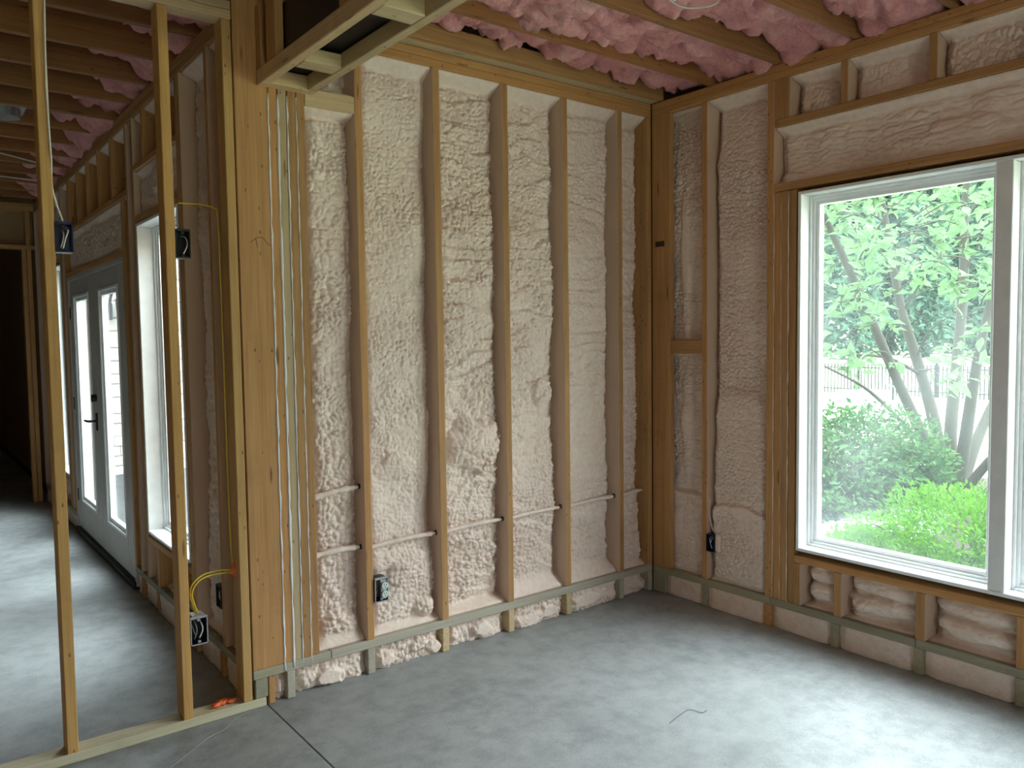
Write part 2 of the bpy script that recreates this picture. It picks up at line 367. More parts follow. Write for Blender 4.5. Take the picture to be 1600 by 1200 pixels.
def foam(parent, pl, u0, u1, z0, z1, seed, res=.0048, base=.066, amp=.010, cu=.030, cv=.026, ridge=0.0, roll=.03,
         top=.06, bot=.03, low=.016, blobs=(), steps=(), rollside='both', name='foam_fill', flat=0.0):
    nu, nz = max(3, int((u1-u0)/res)), max(3, int((z1-z0)/res))
    U, Zz = np.meshgrid(np.linspace(u0, u1, nu), np.linspace(z0, z1, nz))
    wu = (vnoise(U, Zz, .07, seed+1)-.5)*.035; wz = (vnoise(U, Zz, .07, seed+2)-.5)*.035
    f1, f2, rid = cells(U+wu, Zz+wz, cu, cv, seed+3)
    lump = lobe(f1, f2)*(.55+.6*rid)
    h1, h2, r3 = cells(U+wu*1.5, Zz-wz, cu*.55, cv*.55, seed+13)
    lump = lump + .38*lobe(h1, h2)*(.3+.9*r3)
    g1, g2_, r2 = cells(U-wu, Zz+wz*.5, cu*2.6, cv*2.1, seed+4)
    big = lobe(g1, g2_)*(.4+.6*r2)
    patch = sstep(.30, .65, vnoise(U, Zz, .22, seed+5))
    d = base + (vnoise(U, Zz, .35, seed+6)-.5)*2*low + (vnoise(U, Zz, .11, seed+7)-.5)*low*.8
    tz, bz = z1-Zz, Zz-z0
    mt_ = sstep(top*.5, top*1.3, tz) if top else 1.0
    mb_ = sstep(bot*.4, bot*1.3, bz) if bot else 1.0
    mk = mt_*mb_
    amp = amp*1.65; d = d + amp*.5 - amp*(.45+.55*patch)*lump*mk - amp*.55*big*mk
    if ridge:
        ph = Zz/.105 + (vnoise(U, Zz, .16, seed+8)-.5)*1.6 + seed*.37
        rz = (ph % 1.0); saw = np.where(rz < .8, rz/.8, (1-rz)/.2)
        d = d - ridge*(saw-.5)*mk
    for (bu, bz_, ru, rz_, h) in blobs:
        q = (((U-bu)/ru)**2 + ((Zz-bz_)/rz_)**2)*(.55+.95*vnoise(U, Zz, .055, seed+21))
        d = d - h*np.sqrt(np.clip(1-q, 0, 1))
    for (zs, h, soft, wob) in steps:                       # thicker below zs by h
        zz = zs + (vnoise(U, Zz*0, .12, seed+11)-.5)*wob - np.clip(np.abs((U-(u0+u1)/2)/((u1-u0)/2))-.7, 0, 1)**2*.5*wob
        d = d - h*sstep(zz+soft, zz-soft, Zz)
    eu0, eu1 = U-u0, u1-U
    e = np.minimum(eu0, eu1) if rollside == 'both' else (eu1 if rollside == 'hi' else eu0)
    wob = .012*vnoise(U, Zz, .05, seed+9)
    d = d + roll*np.exp(-((np.clip(e-wob, 0, 9))/.022)**2)
    if top: d = d*(1-sstep(top, 0, tz)) + .014*sstep(top, 0, tz)
    if bot: d = d*(1-sstep(bot, 0, bz)) + .030*sstep(bot, 0, bz)
    if flat: d = np.maximum(d, flat)
    d = np.clip(d, .004, DEP-.004)
    V = np.stack(PL[pl](U.ravel(), Zz.ravel(), d.ravel()), 1)
    ii = np.arange(nu*nz).reshape(nz, nu)
    Q = np.stack([ii[:-1, :-1].ravel(), ii[:-1, 1:].ravel(), ii[1:, 1:].ravel(), ii[1:, :-1].ravel()], 1)
    ring = np.concatenate([ii[0, :], ii[1:, -1], ii[-1, -2::-1], ii[-2:0:-1, 0]])
    back = np.stack(PL[pl](U.ravel()[ring], Zz.ravel()[ring], np.full(len(ring), DEP-.002)), 1)
    n0 = len(V); k = np.arange(len(ring)); k2 = (k+1) % len(ring)
    Q2 = np.stack([ring[k2], ring[k], n0+k, n0+k2], 1)
    V = np.concatenate([V, back]); Q = np.concatenate([Q, Q2])
    if pl == 'A': pass
    else: Q = Q[:, ::-1]
    c = V.mean(0); me = np_mesh(name, V-c, Q)
    return link(name, me, FOAM, parent, Vector(c))

# ------------------------------------------------------------------ floor
floor = MB().box(-4.7, 3.80, -4.2, 16.6, -.40, -.03).build('floor', DARK)
tag(floor, 'grey concrete slab floor with a dark saw-cut joint', 'floor', kind='structure')
for x0, x1, y0, y1 in ((-4.7, 1.2005, -4.2, 16.6), (1.2055, 3.80, -4.2, 3.46)):
    MB().box(x0, x1, y0, y1, -.028, 0, .0015).build('concrete_slab', CONCRETE, floor)
cr = [at_z(*q, .0008) for q in ((385, 1112), (362, 1128), (352, 1139), (330, 1150), (318, 1158), (300, 1173), (284, 1186), (266, 1199))]
mb = MB(); mb.tube(spline([Vector((p.x, p.y, .0004)) for p in cr], 3), [.0004+.0007*random.Random(i).random() for i in range(22)], 4)
tag(mb.build('slab_crack', GREYP, floor), 'hairline crack')

# ------------------------------------------------------------------ back wall (spray-foamed exterior wall, straight ahead)
wa = MB().box(1.283, 3.80, YA+DEP, YA+DEP+.014, -.40, 3.25).build('wall_back', OSB)
tag(wa, 'back wall of bare studs with lumpy cream spray foam between them', 'wall', kind='structure')
S_A = [(1.683, 1.721), (2.098, 2.138), (2.516, 2.554), (2.928, 2.966), (3.352, 3.390)]
for a, b in S_A: plum('stud', STUDX, wa, 'A', a, b, ZS1, ZT0)
plum('corner_stud', WOOD, wa, 'A', 3.600, 3.638, ZS1, ZT0)
built = [(1.2835, 1.3205), (1.3265, 1.3635), (1.3680, 1.4050), (1.4085, 1.4455)]
for i, (a, b) in enumerate(built): plum('built_up_stud', WOOD if i != 1 else PALE, wa, 'A', a, b, ZS1-.0, 2.66 if i else 2.66, .0+.002*(i % 2))
for i, x in enumerate((1.2825, 1.3235, 1.3658, 1.4068)):        # white sealant beads in the joints
    rn = random.Random(40+i); pts = []; rr = []
    for k in range(60):
        z = ZS1-.03 + k*(2.64-ZS1)/59
        pts.append((x+rn.uniform(-.0012, .0012), YA+.0015, z)); rr.append((.0052, .0062, .0042, .0034)[i]*rn.uniform(.45, 1.25))
    MB().tube(pts, rr, 6).build('sealant_bead', CAULK, wa, True)
plum('sill_plate', TREATA, wa, 'A', 1.500, 3.638, ZS0, ZS1); plum('sill_plate', TREATA, wa, 'A', 1.283, 1.498, ZS0, ZS1)
plum('top_plate', WOOD, wa, 'A', 1.283, 3.638, ZT0, ZT1-.001); plum('top_plate', WOOD, wa, 'A', 1.283, 3.638, ZT1, ZT2)
plum('nailer', WOOD, wa, 'A', 1.283, 3.638, ZT2+.002, 3.035, -.10, -.062)
plum('nailer', PALE, wa, 'A', 1.283, 3.638, ZT2+.002, ZT2+.04, -.060, .138)
cbead = [at_y(508, 140.5, 3.315), at_y(522, 143, 3.315), at_y(536, 145.5, 3.315), at_y(549, 148.5, 3.315)]
for p in cbead: p.z = 2.663
MB().tube(cbead, [.005, .006, .0055, .003], 6).build('foam_bead', FOAM, wa, True)
plum('fire_block', PALE, wa, 'A', 1.4465, 1.682, 2.585, 2.66, .0, .085)
bl = [(1.290, 1.326)] + [(a, b) for a, b in S_A] + [(3.600, 3.638)]
for i, (a, b) in enumerate(bl): plum('cripple_block', TREATA if i in (0, 1, 5, 6) else PALE, wa, 'A', a, b, .001, ZS0)
bays = [(1.4465, 1.682, ZS1, 2.585), (1.722, 2.097, ZS1, ZT0), (2.139, 2.515, ZS1, ZT0), (2.555, 2.927, ZS1, ZT0), (2.967, 3.351, ZS1, ZT0), (3.391, 3.599, ZS1, ZT0)]
par = [dict(amp=.010, cu=.030, cv=.026, bot=.07, top=.04, blobs=((1.56, .22, .12, .09, .03),)),
       dict(amp=.007, cu=.024, cv=.022, base=.070, low=.02, blobs=((1.78, 1.15, .05, .06, .02), (1.86, .50, .17, .05, .022), (2.03, .24, .08, .05, .04), (1.88, .43, .07, .07, .02), (1.9, .95, .12, .07, .015))),
       dict(amp=.011, cu=.030, cv=.024, base=.075, ridge=.016, blobs=((2.37, 1.03, .19, .14, .05), (2.30, 2.15, .18, .10, .02), (2.3, .35, .2, .12, .012))),
       dict(amp=.010, cu=.026, cv=.022, base=.073, ridge=.012, bot=.10, blobs=((2.83, 1.25, .07, .08, .035), (2.70, 1.1, .2, .1, .018), (2.7, 2.1, .15, .1, .02))),
       dict(amp=.008, cu=.024, cv=.020, base=.072, ridge=.010, bot=.10, blobs=((3.25, 1.29, .06, .07, .025), (3.1, .52, .2, .05, .02))),
       dict(amp=.010, cu=.036, cv=.030, base=.075, ridge=.008, steps=((.63, .02, .01, .02),))]
for i, ((a, b, z0, z1), kw) in enumerate(zip(bays, par)):
    kw = dict(kw); kw.setdefault('top', .07); kw.setdefault('bot', .05)
    foam(wa, 'A', a, b, z0, z1, 100+17*i, roll=.04, **kw)
foam(wa, 'A', 1.4465, 1.682, 2.66, ZT0, 222, base=.08, top=.03, bot=.01)
lo = [(1.237, 1.289)] + [(bl[i][1]+.0005, bl[i+1][0]-.0005) for i in range(len(bl)-1)]
for i, (a, b) in enumerate(lo):      # scraped foam under the sill plate
    foam(wa, 'A', a, b, .001, ZS0-.001, 300+i, res=.005, base=.030, amp=.012, cu=.018, cv=.030, top=0, bot=0, roll=.03, low=.016,
         blobs=[(a+(b-a)*random.Random(i*9+k).random(), .02+.05*random.Random(i*7+k).random(), .05, .035, .022) for k in range(5 if b-a > .2 else 1)])
def cable(x0, x1, z0, z1, d, seed, r=.010):
    rn = random.Random(seed); n = max(6, int((x1-x0)/.014)); pts = []; rr = []
    for k in range(n+1):
        t = k/n; pts.append(PL['A'](x0+(x1-x0)*t, z0+(z1-z0)*t + .006*math.sin(t*3.1), d)); rr.append(r*rn.uniform(.75, 1.2))
    rr[-1] = r*.45; rr[-2] = r*.7
    MB().tube(pts, rr, 8).build('foamed_cable', FOAM, wa, True)
cable(1.447, 1.675, .862, .886, .045, 1, .015); cable(1.447, 1.675, .598, .602, .045, 2, .015)
for k, (a, b) in enumerate(((1.722, 2.094), (2.139, 2.512), (2.555, 2.926), (2.967, 3.349), (3.391, 3.595))):
    cable(a, b, .588+.006*k, .600+.006*k, .045, 10+k, .0115)
for x, z in ((1.681, .888), (1.681, .602), (2.096, .602), (2.514, .608), (2.926, .615), (3.350, .62)):
    p = PL['A'](x, z, .045); MB().tube([(p[0]-.0015, p[1], p[2]), (p[0]+.001, p[1], p[2])], .013, 10).build('drill_hole', DARK, wa)

# ------------------------------------------------------------------ right wall (window wall)
wb_ = MB()
for y0, y1, z0, z1 in ((2.312, YA+DEP, -.4, 3.25), (.43, 2.312, -.4, .455), (.43, 2.312, 2.282, 3.25), (-.60, .43, -.4, 3.25), (-3.6, -.60, -.4, .455), (-3.6, -.60, 2.282, 3.25), (-4.2, -3.6, -.4, 3.25)):
    wb_.box(XB+DEP, XB+DEP+.014, y0, y1, z0, z1)
wr = wb_.build('wall_right', OSB)
tag(wr, 'right wall of studs and brownish spray foam around the big window', 'wall', kind='structure')
plum('corner_stud', WOOD, wr, 'B', 3.158, 3.298, ZS1, ZT0, 0, .038)
q0, q1 = at_x(1024, 378, XB), at_x(1038, 384.5, XB)
MB().box(XB-.0006, XB+.001, q1.y, q0.y, q1.z, q0.z).build('ink_stamp', plain('ink', (.04, .025, .015), .8), wr)
for a, b in ((2.884, 2.922), (2.456, 2.496)): plum('stud', STUDY, wr, 'B', a, b, ZS1, ZT0)
plum('stud', WOOD, wr, 'B', 2.414, 2.452, ZS1, 2.304, .003); plum('jack_stud', WOOD, wr, 'B', 2.372, 2.410, ZS1, 2.304, .0); plum('jack_stud', WOOD, wr, 'B', 2.328, 2.367, ZS1, 2.304, .004)
for i, y in enumerate((2.454, 2.412, 2.3695)):
    rn = random.Random(70+i); pts = []; rr = []
    for k in range(50):
        pts.append((XB+.0015, y+rn.uniform(-.0012, .0012), ZS1+k*(2.30-ZS1)/49)); rr.append((.0034, .0026, .004)[i]*rn.uniform(.3, 1.2))
    MB().tube(pts, rr, 6).build('sealant_bead', FOAM, wr, True)
plum('sill_plate', TREAT, wr, 'B', 2.47, 3.298, ZS0, ZS1); plum('sill_plate', TREAT, wr, 'B', 1.70, 2.468, ZS0, ZS1); plum('sill_plate', TREAT, wr, 'B', .42, 1.698, ZS0, ZS1)
plum('top_plate', WOOD, wr, 'B', -.3, 3.298, ZT0, ZT1-.001); plum('top_plate', WOOD, wr, 'B', -.3, 3.298, ZT1, ZT2)
plum('window_header', WOOD, wr, 'B', .40, 2.453, 2.306, 2.344); plum('ledger', WOOD, wr, 'B', .40, 2.453, 2.634, 2.670)
cu = [(2.366, 2.4535), (2.054, 2.092), (1.643, 1.681), (1.235, 1.273), (.83, .868), (.42, .458)]
for a, b in cu: plum('cripple_stud', STUDY, wr, 'B', a, b, 2.671, ZT0)
plum('window_sill_plate', WOOD, wr, 'B', .40, 2.327, .385, .423)
cl = [(2.289, 2.327), (2.062, 2.102), (1.656, 1.700), (1.247, 1.285), (.84, .878), (.42, .458)]
for a, b in cl: plum('cripple_stud', STUDY, wr, 'B', a, b, ZS1, .384)
plum('fire_block', WOOD, wr, 'B', 2.923, 3.157, 1.462, 1.545, 0, .09)
bb = [(3.20, 3.298), (2.886, 2.924), (2.462, 2.508), (2.080, 2.118), (1.664, 1.706), (1.247, 1.285), (.84, .878), (.42, .458)]
for i, (a, b) in enumerate(bb): plum('cripple_block', TREAT if i != 2 else WOOD, wr, 'B', a, b, .001, ZS0, .0)
for i in range(len(bb)-1):
    foam(wr, 'B', bb[i+1][1]+.0005, bb[i][0]-.0005, .001, ZS0-.001, 400+i, res=.006, base=.010, amp=.003, cu=.03, cv=.02, top=0, bot=0, roll=.012, low=.006)
foam(wr, 'B', 2.923, 3.298, 1.546, ZT0, 501, amp=.008, cu=.026, cv=.024, base=.074, low=.02, roll=.04, rollside='lo', top=.01, bot=.01, flat=.0395, blobs=((3.08, 1.9, .035, .5, .025),))
foam(wr, 'B', 2.923, 3.298, ZS1, 1.461, 502, amp=.007, cu=.026, cv=.024, base=.080, low=.02, roll=.035, rollside='lo', top=.01, bot=.01, flat=.0395, steps=((.645, .03, .012, .03),), blobs=((3.08, 1.1, .04, .35, .02),))
foam(wr, 'B', 2.497, 2.883, ZS1, ZT0, 503, amp=.007, cu=.022, cv=.020, base=.068, low=.014, roll=.045, rollside='both',
     steps=((.60, .026, .012, .05), (1.22, .020, .04, .10), (2.10, .010, .06, .1)))
for i in range(len(cu)-1):
    foam(wr, 'B', cu[i+1][1]+.0005, cu[i][0]-.0005, 2.671, ZT0, 520+i, amp=.009, cu=.030, cv=.030, base=.055, low=.03, roll=.045, top=.05, bot=.012)
foam(wr, 'B', .42, 2.4525, 2.345, 2.633, 540, amp=.006, cu=.10, cv=.022, base=.045, low=.030, roll=.03, top=.05, bot=.03, blobs=((2.40, 2.37, .10, .035, .03), (1.55, 2.42, .2, .08, .02)))
for i in range(len(cl)-1):
    a, b = cl[i+1][1]+.0005, cl[i][0]-.0005; w = b-a; mid = (a+b)/2
    foam(wr, 'B', a, b, ZS1, .384, 560+i, amp=.006, cu=.05, cv=.024, base=.080, low=.02, roll=.04, top=.02, bot=.012,
         blobs=((mid, .335, w*.62, .038, .045), (mid-.01, .245, w*.56, .046, .055)))

# ------------------------------------------------------------------ windows and doors
def window(name, pl, u0, u1, z0, z1, mulls, label, sash_d=.085, rev=1):
    root = empty(name, PL[pl]((u0+u1)/2, z0, .05)); tag(root, label, 'window', kind='structure')
    j = .018
    for a, b, c, d in ((u0, u0+j, z0, z1), (u1-j, u1, z0, z1)): pbox(MB(), pl, a, b, c, d, 0, DEP).build('jamb', WHITE, root)
    pbox(MB(), pl, u0+j, u1-j, z1-j, z1, 0, DEP).build('head_jamb', WHITE, root)
    pbox(MB(), pl, u0+j, u1-j, z0, z0+j, -.004, DEP).build('sill', WHITE, root)
    edges = [u0+j] + [x for mm in mulls for x in mm] + [u1-j]
    for mm in mulls: pbox(MB(), pl, mm[0], mm[1], z0+j, z1-j, .0, DEP).build('mullion', WHITE, root)
    for i in range(0, len(edges), 2):
        a, b = edges[i], edges[i+1]; c, d = z0+j, z1-j
        sd = sash_d
        for k, (w, dd, nm) in enumerate(((.012, sd, 'stop'), (.026, sd+.012, 'sash_step'), (.045, sd+.022, 'sash'))):
            mb = MB()
            e = .045 if k == 2 else .03
            for q in ((a, a+w, c, d), (b-w, b, c, d), (a+w, b-w, c, c+w), (a+w, b-w, d-w, d)): pbox(mb, pl, *q, dd, min(dd+e, DEP-.002), .002)
            mb.build(nm, WHITE, root)
        pbox(MB(), pl, a+.044, b-.044, c+.044, d-.044, sd+.034, sd+.040, 0).build('glass', GLASS, root)
    return root
window('window_1', 'B', .425, 2.317, .450, 2.287, [(1.335, 1.402)], 'large white double window looking onto the garden', .075)
window('added_window', 'B', -3.605, -.595, .450, 2.287, [(-1.63, -1.56), (-2.62, -2.55)], 'unseen white window added for daylight farther along the window wall')  # out of view, added to let more daylight in from the right
window('window_2', 'C', 4.175, 5.030, .440, 2.262, [], 'tall white window beside the double doors, behind the open partition')
window('window_3', 'C', 7.720, 8.350, .430, 2.255, [], 'narrow strip of white window beyond the double doors')

def door(name, y0, y1, hinge_lo, label):
    root = empty(name, (XC+.03, (y0+y1)/2, .03)); tag(root, label, 'door', kind='structure')
    x0, x1 = XC+.012, XC+.056; z0, z1 = .055, 2.075; g0, g1, h0, h1 = y0+.185, y1-.185, .285, 1.955
    for q in ((y0, g0, z0, z1), (g1, y1, z0, z1)): MB().box(x0, x1, q[0], q[1], q[2], q[3], .003).build('stile', DOORP, root)
    for q in ((g0, g1, z0, h0), (g0, g1, h1, z1)): MB().box(x0, x1, q[0], q[1], q[2], q[3], .003).build('rail', DOORP, root)
    mb = MB(); e = .022
    for q in ((g0, g0+e, h0, h1), (g1-e, g1, h0, h1), (g0+e, g1-e, h0, h0+e), (g0+e, g1-e, h1-e, h1)): mb.box(x0-.008, x1+.008, *q, .004)
    mb.build('glazing_bead', WHITE, root)
    mb = MB(); e2 = .05
    for q in ((g0+e, g0+e2, h0+e, h1-e), (g1-e2, g1-e, h0+e, h1-e), (g0+e2, g1-e2, h0+e, h0+e2), (g0+e2, g1-e2, h1-e2, h1-e)): mb.box(x0+.006, x1-.006, *q, .003)
    mb.build('glazing_bead', WHITE, root)
    MB().box(x0+.018, x0+.024, g0+e2, g1-e2, h0+e2, h1-e2).build('glass', GLASS, root)
    yh = y0-.004 if hinge_lo else y1+.004
    for zz in (.32, 1.08, 1.82): MB().box(x0-.006, x0+.012, yh-.016, yh+.016, zz-.05, zz+.05, .003).build('hinge', BRONZE, root)
    return root
d1 = door('door_1', 5.440, 6.415, True, 'nearer leaf of the white glazed double door')
d2 = door('door_2', 6.422, 7.400, False, 'farther leaf of the white glazed double door')
h = MB(); h.box(XC+.003, XC+.012, 6.475-.02, 6.475+.02, .93, 1.06, .003)
h.tube([(XC+.01, 6.475, 1.0), (XC-.045, 6.475, 1.0), (XC-.052, 6.50, 1.0), (XC-.05, 6.59, .998)], .009, 8)
h.build('handle', BRONZE, d2); MB().tube([(XC+.012, 6.475, 1.17), (XC-.02, 6.475, 1.17)], .028, 12).build('deadbolt', BRONZE, d2)

# ------------------------------------------------------------------ side wall of the next room (seen through the partition)
mb = MB()
for y0, y1, z0, z1 in ((3.44, 4.18, -.4, 3.25), (4.18, 5.025, -.4, .445), (4.18, 5.025, 2.257, 3.25), (5.025, 5.42, -.4, 3.25), (5.42, 7.42, 2.10, 3.25), (5.42, 7.42, -.4, 0.01),
                       (7.42, 7.725, -.4, 3.25), (7.725, 8.345, -.4, .435), (7.725, 8.345, 2.25, 3.25), (8.345, 16.6, -.4, 3.25)):
    mb.box(XC+DEP, XC+DEP+.014, y0, y1, z0, z1)
wc = mb.build('wall_side', OSB)
tag(wc, 'foam-filled stud wall holding the glazed doors in the next room', 'wall', kind='structure')
lum('end_stud', WOOD, wc, 1.1425, 1.2815, 3.301, 3.339, ZS1, 2.99)
es = [o for o in wc.children if o.name.startswith('end_stud')][0]
INK = plain('pencil', (.05, .03, .02), .8)
for st in ([(391, 379), (399, 373), (404, 370.5), (411, 371.5), (416, 378), (421, 383.5), (423, 383.5), (424.3, 375), (424.6, 366)], [(399.5, 373), (402.5, 387)]):
    MB().tube([at_y(x, y, 3.3008) for x, y in st], .0011, 5).build('pencil_mark', INK, es)
lum('end_stud', WOOD, wc, 1.1425, 1.2815, 3.340, 3.378, ZS1, ZT0)
lum('sill_plate', TREAT, wc, 1.1425, 1.2815, 3.3005, 3.40, ZS0, ZS1-.001)
lum('cripple_block', TREAT, wc, 1.150, 1.204, 3.301, 3.40, .039, ZS0-.001); lum('cripple_block', WOOD, wc, 1.208, 1.236, 3.302, 3.40, .001, ZS0-.001)
for a, b in ((3.645, 3.683), (4.075, 4.113), (4.117, 4.155), (5.045, 5.083), (5.20, 5.238), (7.602, 7.640), (8.40, 8.438), (8.80, 8.838), (9.16, 9.198)): plum('stud', STUDY, wc, 'C', a, b, ZS1, ZT0)
for a, b in ((5.355, 5.393), (7.445, 7.483), (7.66, 7.698)): plum('jack_stud', WOOD, wc, 'C', a, b, ZS1, 2.455)
for a, b in ((3.40, 5.394), (7.445, 9.20)): plum('sill_plate', TREAT, wc, 'C', a, b, ZS0, ZS1-.0005)
plum('top_plate', WOOD, wc, 'C', 3.40, 9.20, ZT0, ZT1-.001); plum('top_plate', WOOD, wc, 'C', 3.40, 9.20, ZT1, ZT2)
plum('ledger', WOOD, wc, 'C', 5.239, 7.60, 2.457, 2.495); plum('ledger', WOOD, wc, 'C', 4.156, 5.044, 2.565, 2.60); plum('window_header', WOOD, wc, 'C', 4.156, 5.044, 2.268, 2.306)
plum('door_header', WOOD, wc, 'C', 5.394, 7.444, 2.112, 2.15); plum('window_sill_plate', WOOD, wc, 'C', 4.156, 5.044, .385, .423)
plum('window_header', WOOD, wc, 'C', 7.70, 8.40, 2.27, 2.31); plum('window_sill_plate', WOOD, wc, 'C', 7.70, 8.40, .385, .423)
dj = MB(); dj.box(XC+.004, XC+.13, 5.394, 5.436, .02, 2.11, .003); dj.box(XC+.004, XC+.13, 7.404, 7.444, .02, 2.11, .003); dj.box(XC+.004, XC+.13, 5.436, 7.404, 2.078, 2.111, .003)
dj.build('door_frame', DOORP, wc)
MB().box(XC-.01, XC+DEP, 5.40, 7.44, .001, .05, .004).build('threshold', BRONZE, wc)
cc = [5.62, 6.02, 6.42, 6.82, 7.22]
for y in cc: plum('cripple_stud', WOOD, wc, 'C', y, y+.038, 2.496, ZT0)
for y in (4.40, 4.80): plum('cripple_stud', WOOD, wc, 'C', y, y+.038, 2.601, ZT0); plum('cripple_stud', WOOD, wc, 'C', y, y+.038, ZS1, .384)
cf = dict(res=.009, amp=.008, cu=.04, cv=.035, roll=.03, low=.02)
for i, (a, b, z0, z1) in enumerate(((3.379, 3.644, ZS1, ZT0), (3.684, 4.074, ZS1, ZT0), (4.156, 5.044, 2.307, 2.564), (5.084, 5.199, ZS1, ZT0), (5.394, 7.444, 2.151, 2.456), (7.484, 7.601, ZS1, ZT0), (8.439, 8.799, ZS1, ZT0), (8.839, 9.159, ZS1, ZT0),
                                    (5.239, 5.354, ZS1, 2.456), (4.156, 4.399, ZS1, .384), (4.439, 4.799, ZS1, .384), (4.839, 5.044, ZS1, .384), (4.156, 4.399, 2.601, ZT0), (4.439, 4.799, 2.601, ZT0), (4.839, 5.044, 2.601, ZT0), (7.70, 8.40, ZS1, .384), (7.70, 8.40, 2.311, ZT0))):
    foam(wc, 'C', a, b, z0, z1, 700+i*3, base=.07 if i not in (2, 4) else .03, **cf)
for i, y in enumerate([5.239]+[c+.0385 for c in cc]):
    foam(wc, 'C', y, ([c-.0005 for c in cc]+[7.601])[i], 2.496, ZT0, 770+i, base=.10, **cf)
yb = [3.40, 3.70, 4.10, 4.45, 4.85, 5.20]
for y in yb: plum('cripple_block', WOOD, wc, 'C', y, y+.038, .001, ZS0)
for i in range(len(yb)-1): foam(wc, 'C', yb[i]+.0385, yb[i+1]-.0005, .001, ZS0-.001, 790+i, base=.012, res=.008, amp=.005, cu=.03, cv=.03, roll=.01, low=.008, top=0, bot=0)
foam(wc, 'C', 5.2385, 5.394, .001, ZS0-.001, 799, base=.012, res=.008, amp=.005, roll=.01, low=.008, top=0, bot=0)
foam(wc, 'C', 7.445, 9.20, .001, ZS0-.001, 798, base=.012, res=.012, amp=.005, roll=.01, low=.008, top=0, bot=0)

# ------------------------------------------------------------------ open stud partition
wp = lum('wall_partition', SOLE, None, -1.6, 1.196, 3.3005, 3.389, .0005, .0385)
tag(wp, 'open partition of bare studs standing on a treated sole plate', 'wall', kind='structure')
PW = {a: wood('yellow_lumber_'+a, a, (.47, .270, .085), (.64, .40, .145)) for a in 'xyz'}
for a in (-1.21, -.80, -.385, .027, .438, .8545): lum('stud', PW, wp, a, a+.038, 3.301, 3.389, .039, ZT0)
lum('stud', PW, wp, 1.0985, 1.1365, 3.301, 3.389, .039, ZT0)
lum('top_plate', PALE, wp, -1.6, 1.1395, 3.301, 3.389, ZT0+.001, ZT1); lum('top_plate', PALE, wp, -1.6, 1.1395, 3.301, 3.389, ZT1+.001, ZT2-.001)

# ------------------------------------------------------------------ ceiling
ce = MB()
ce.box(-4.7, 3.80, -4.2, 3.46, ZJ+.002, 3.26); ce.box(-4.7, 1.30, 3.46, 16.6, ZJ+.002, 3.26)
ceil = ce.build('ceiling', OSB)
tag(ceil, 'open joist ceiling with pink fibreglass stuffed between the joists', 'ceiling', kind='structure')
JY = [2.862-.428*k for k in range(16)]
for y in JY: lum('joist', SHADEW, ceil, -4.6, 3.775, y-.019, y+.019, ZT2+.001, ZJ)
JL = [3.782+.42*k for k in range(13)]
for y in JL: lum('joist', SHADEW, ceil, -4.6, 1.275, y-.019, y+.019, ZT2+.001, ZJ)
def batt(x0, x1, y0, y1, seed, z=3.055, hang=0.0, res=.016, name='insulation_batt', side=1):
    nx, ny = int((x1-x0)/res), max(4, int((y1-y0)/res))
    X, Y = np.meshgrid(np.linspace(x0, x1, nx), np.linspace(y0, y1, ny))
    f1, f2, r1 = cells(X+(vnoise(X, Y, .15, seed)-.5)*.12, Y+(vnoise(X, Y, .12, seed+9)-.5)*.10, .20, .15, seed+1)
    g1, g2, r2 = cells(X, Y+(vnoise(X, Y, .1, seed+2)-.5)*.06, .07, .06, seed+3)
    zz = z + (vnoise(X, Y, .55, seed+4)-.5)*.06 - .075*lobe(f1, f2)*(.3+.9*r1) - .022*lobe(g1, g2)*(.3+r2) + (vnoise(X, Y, .03, seed+5)-.5)*.010
    ey = np.minimum(Y-y0, y1-Y); zz += .05*np.exp(-(ey/.03)**2)*vnoise(X, Y, .12, seed+6)
    if hang: zz -= hang*sstep(.35, .05, (x1-X) if side > 0 else (X-x0))*(.6+.5*vnoise(X, Y, .2, seed+7))
    ex = np.minimum(X-x0, x1-X); zz += .05*np.exp(-(ex/.03)**2)
    zz = np.clip(zz, ZT2-.03, ZJ-.01)
    V = np.stack([X.ravel(), Y.ravel(), zz.ravel()], 1); ii = np.arange(nx*ny).reshape(ny, nx)
    Q = np.stack([ii[:-1, :-1].ravel(), ii[1:, :-1].ravel(), ii[1:, 1:].ravel(), ii[:-1, 1:].ravel()], 1)
    ring = np.concatenate([ii[0, :], ii[1:, -1], ii[-1, -2::-1], ii[-2:0:-1, 0]])
    bk = V[ring].copy(); bk[:, 2] = ZJ-.001; n0 = len(V); k = np.arange(len(ring)); k2 = (k+1) % len(ring)
    Q = np.concatenate([Q, np.stack([ring[k], ring[k2], n0+k2, n0+k], 1)]); V = np.concatenate([V, bk]); c = V.mean(0)
    return link(name, np_mesh(name, V-c, Q), PINK, ceil, Vector(c))
ys = [3.198] + JY
for i in range(len(ys)-1):
    if i < 9: batt(-1.0 if i < 6 else -.5, 3.765, ys[i+1]+.0195, ys[i]-.0195, 900+i*5, hang=.05 if i else .03, res=.016 if i < 5 else .03, z=3.045 if i else 3.06)
for i in range(len(JL)-1):
    r = random.Random(i); batt(.86+r.uniform(-.06, .08), 1.27, JL[i]+.0195, JL[i+1]-.0195, 980+i*5, z=3.07, hang=.09, res=.018)
batt(.80, 1.27, 3.40, JL[0]-.0195, 1100, z=3.07, hang=.08)

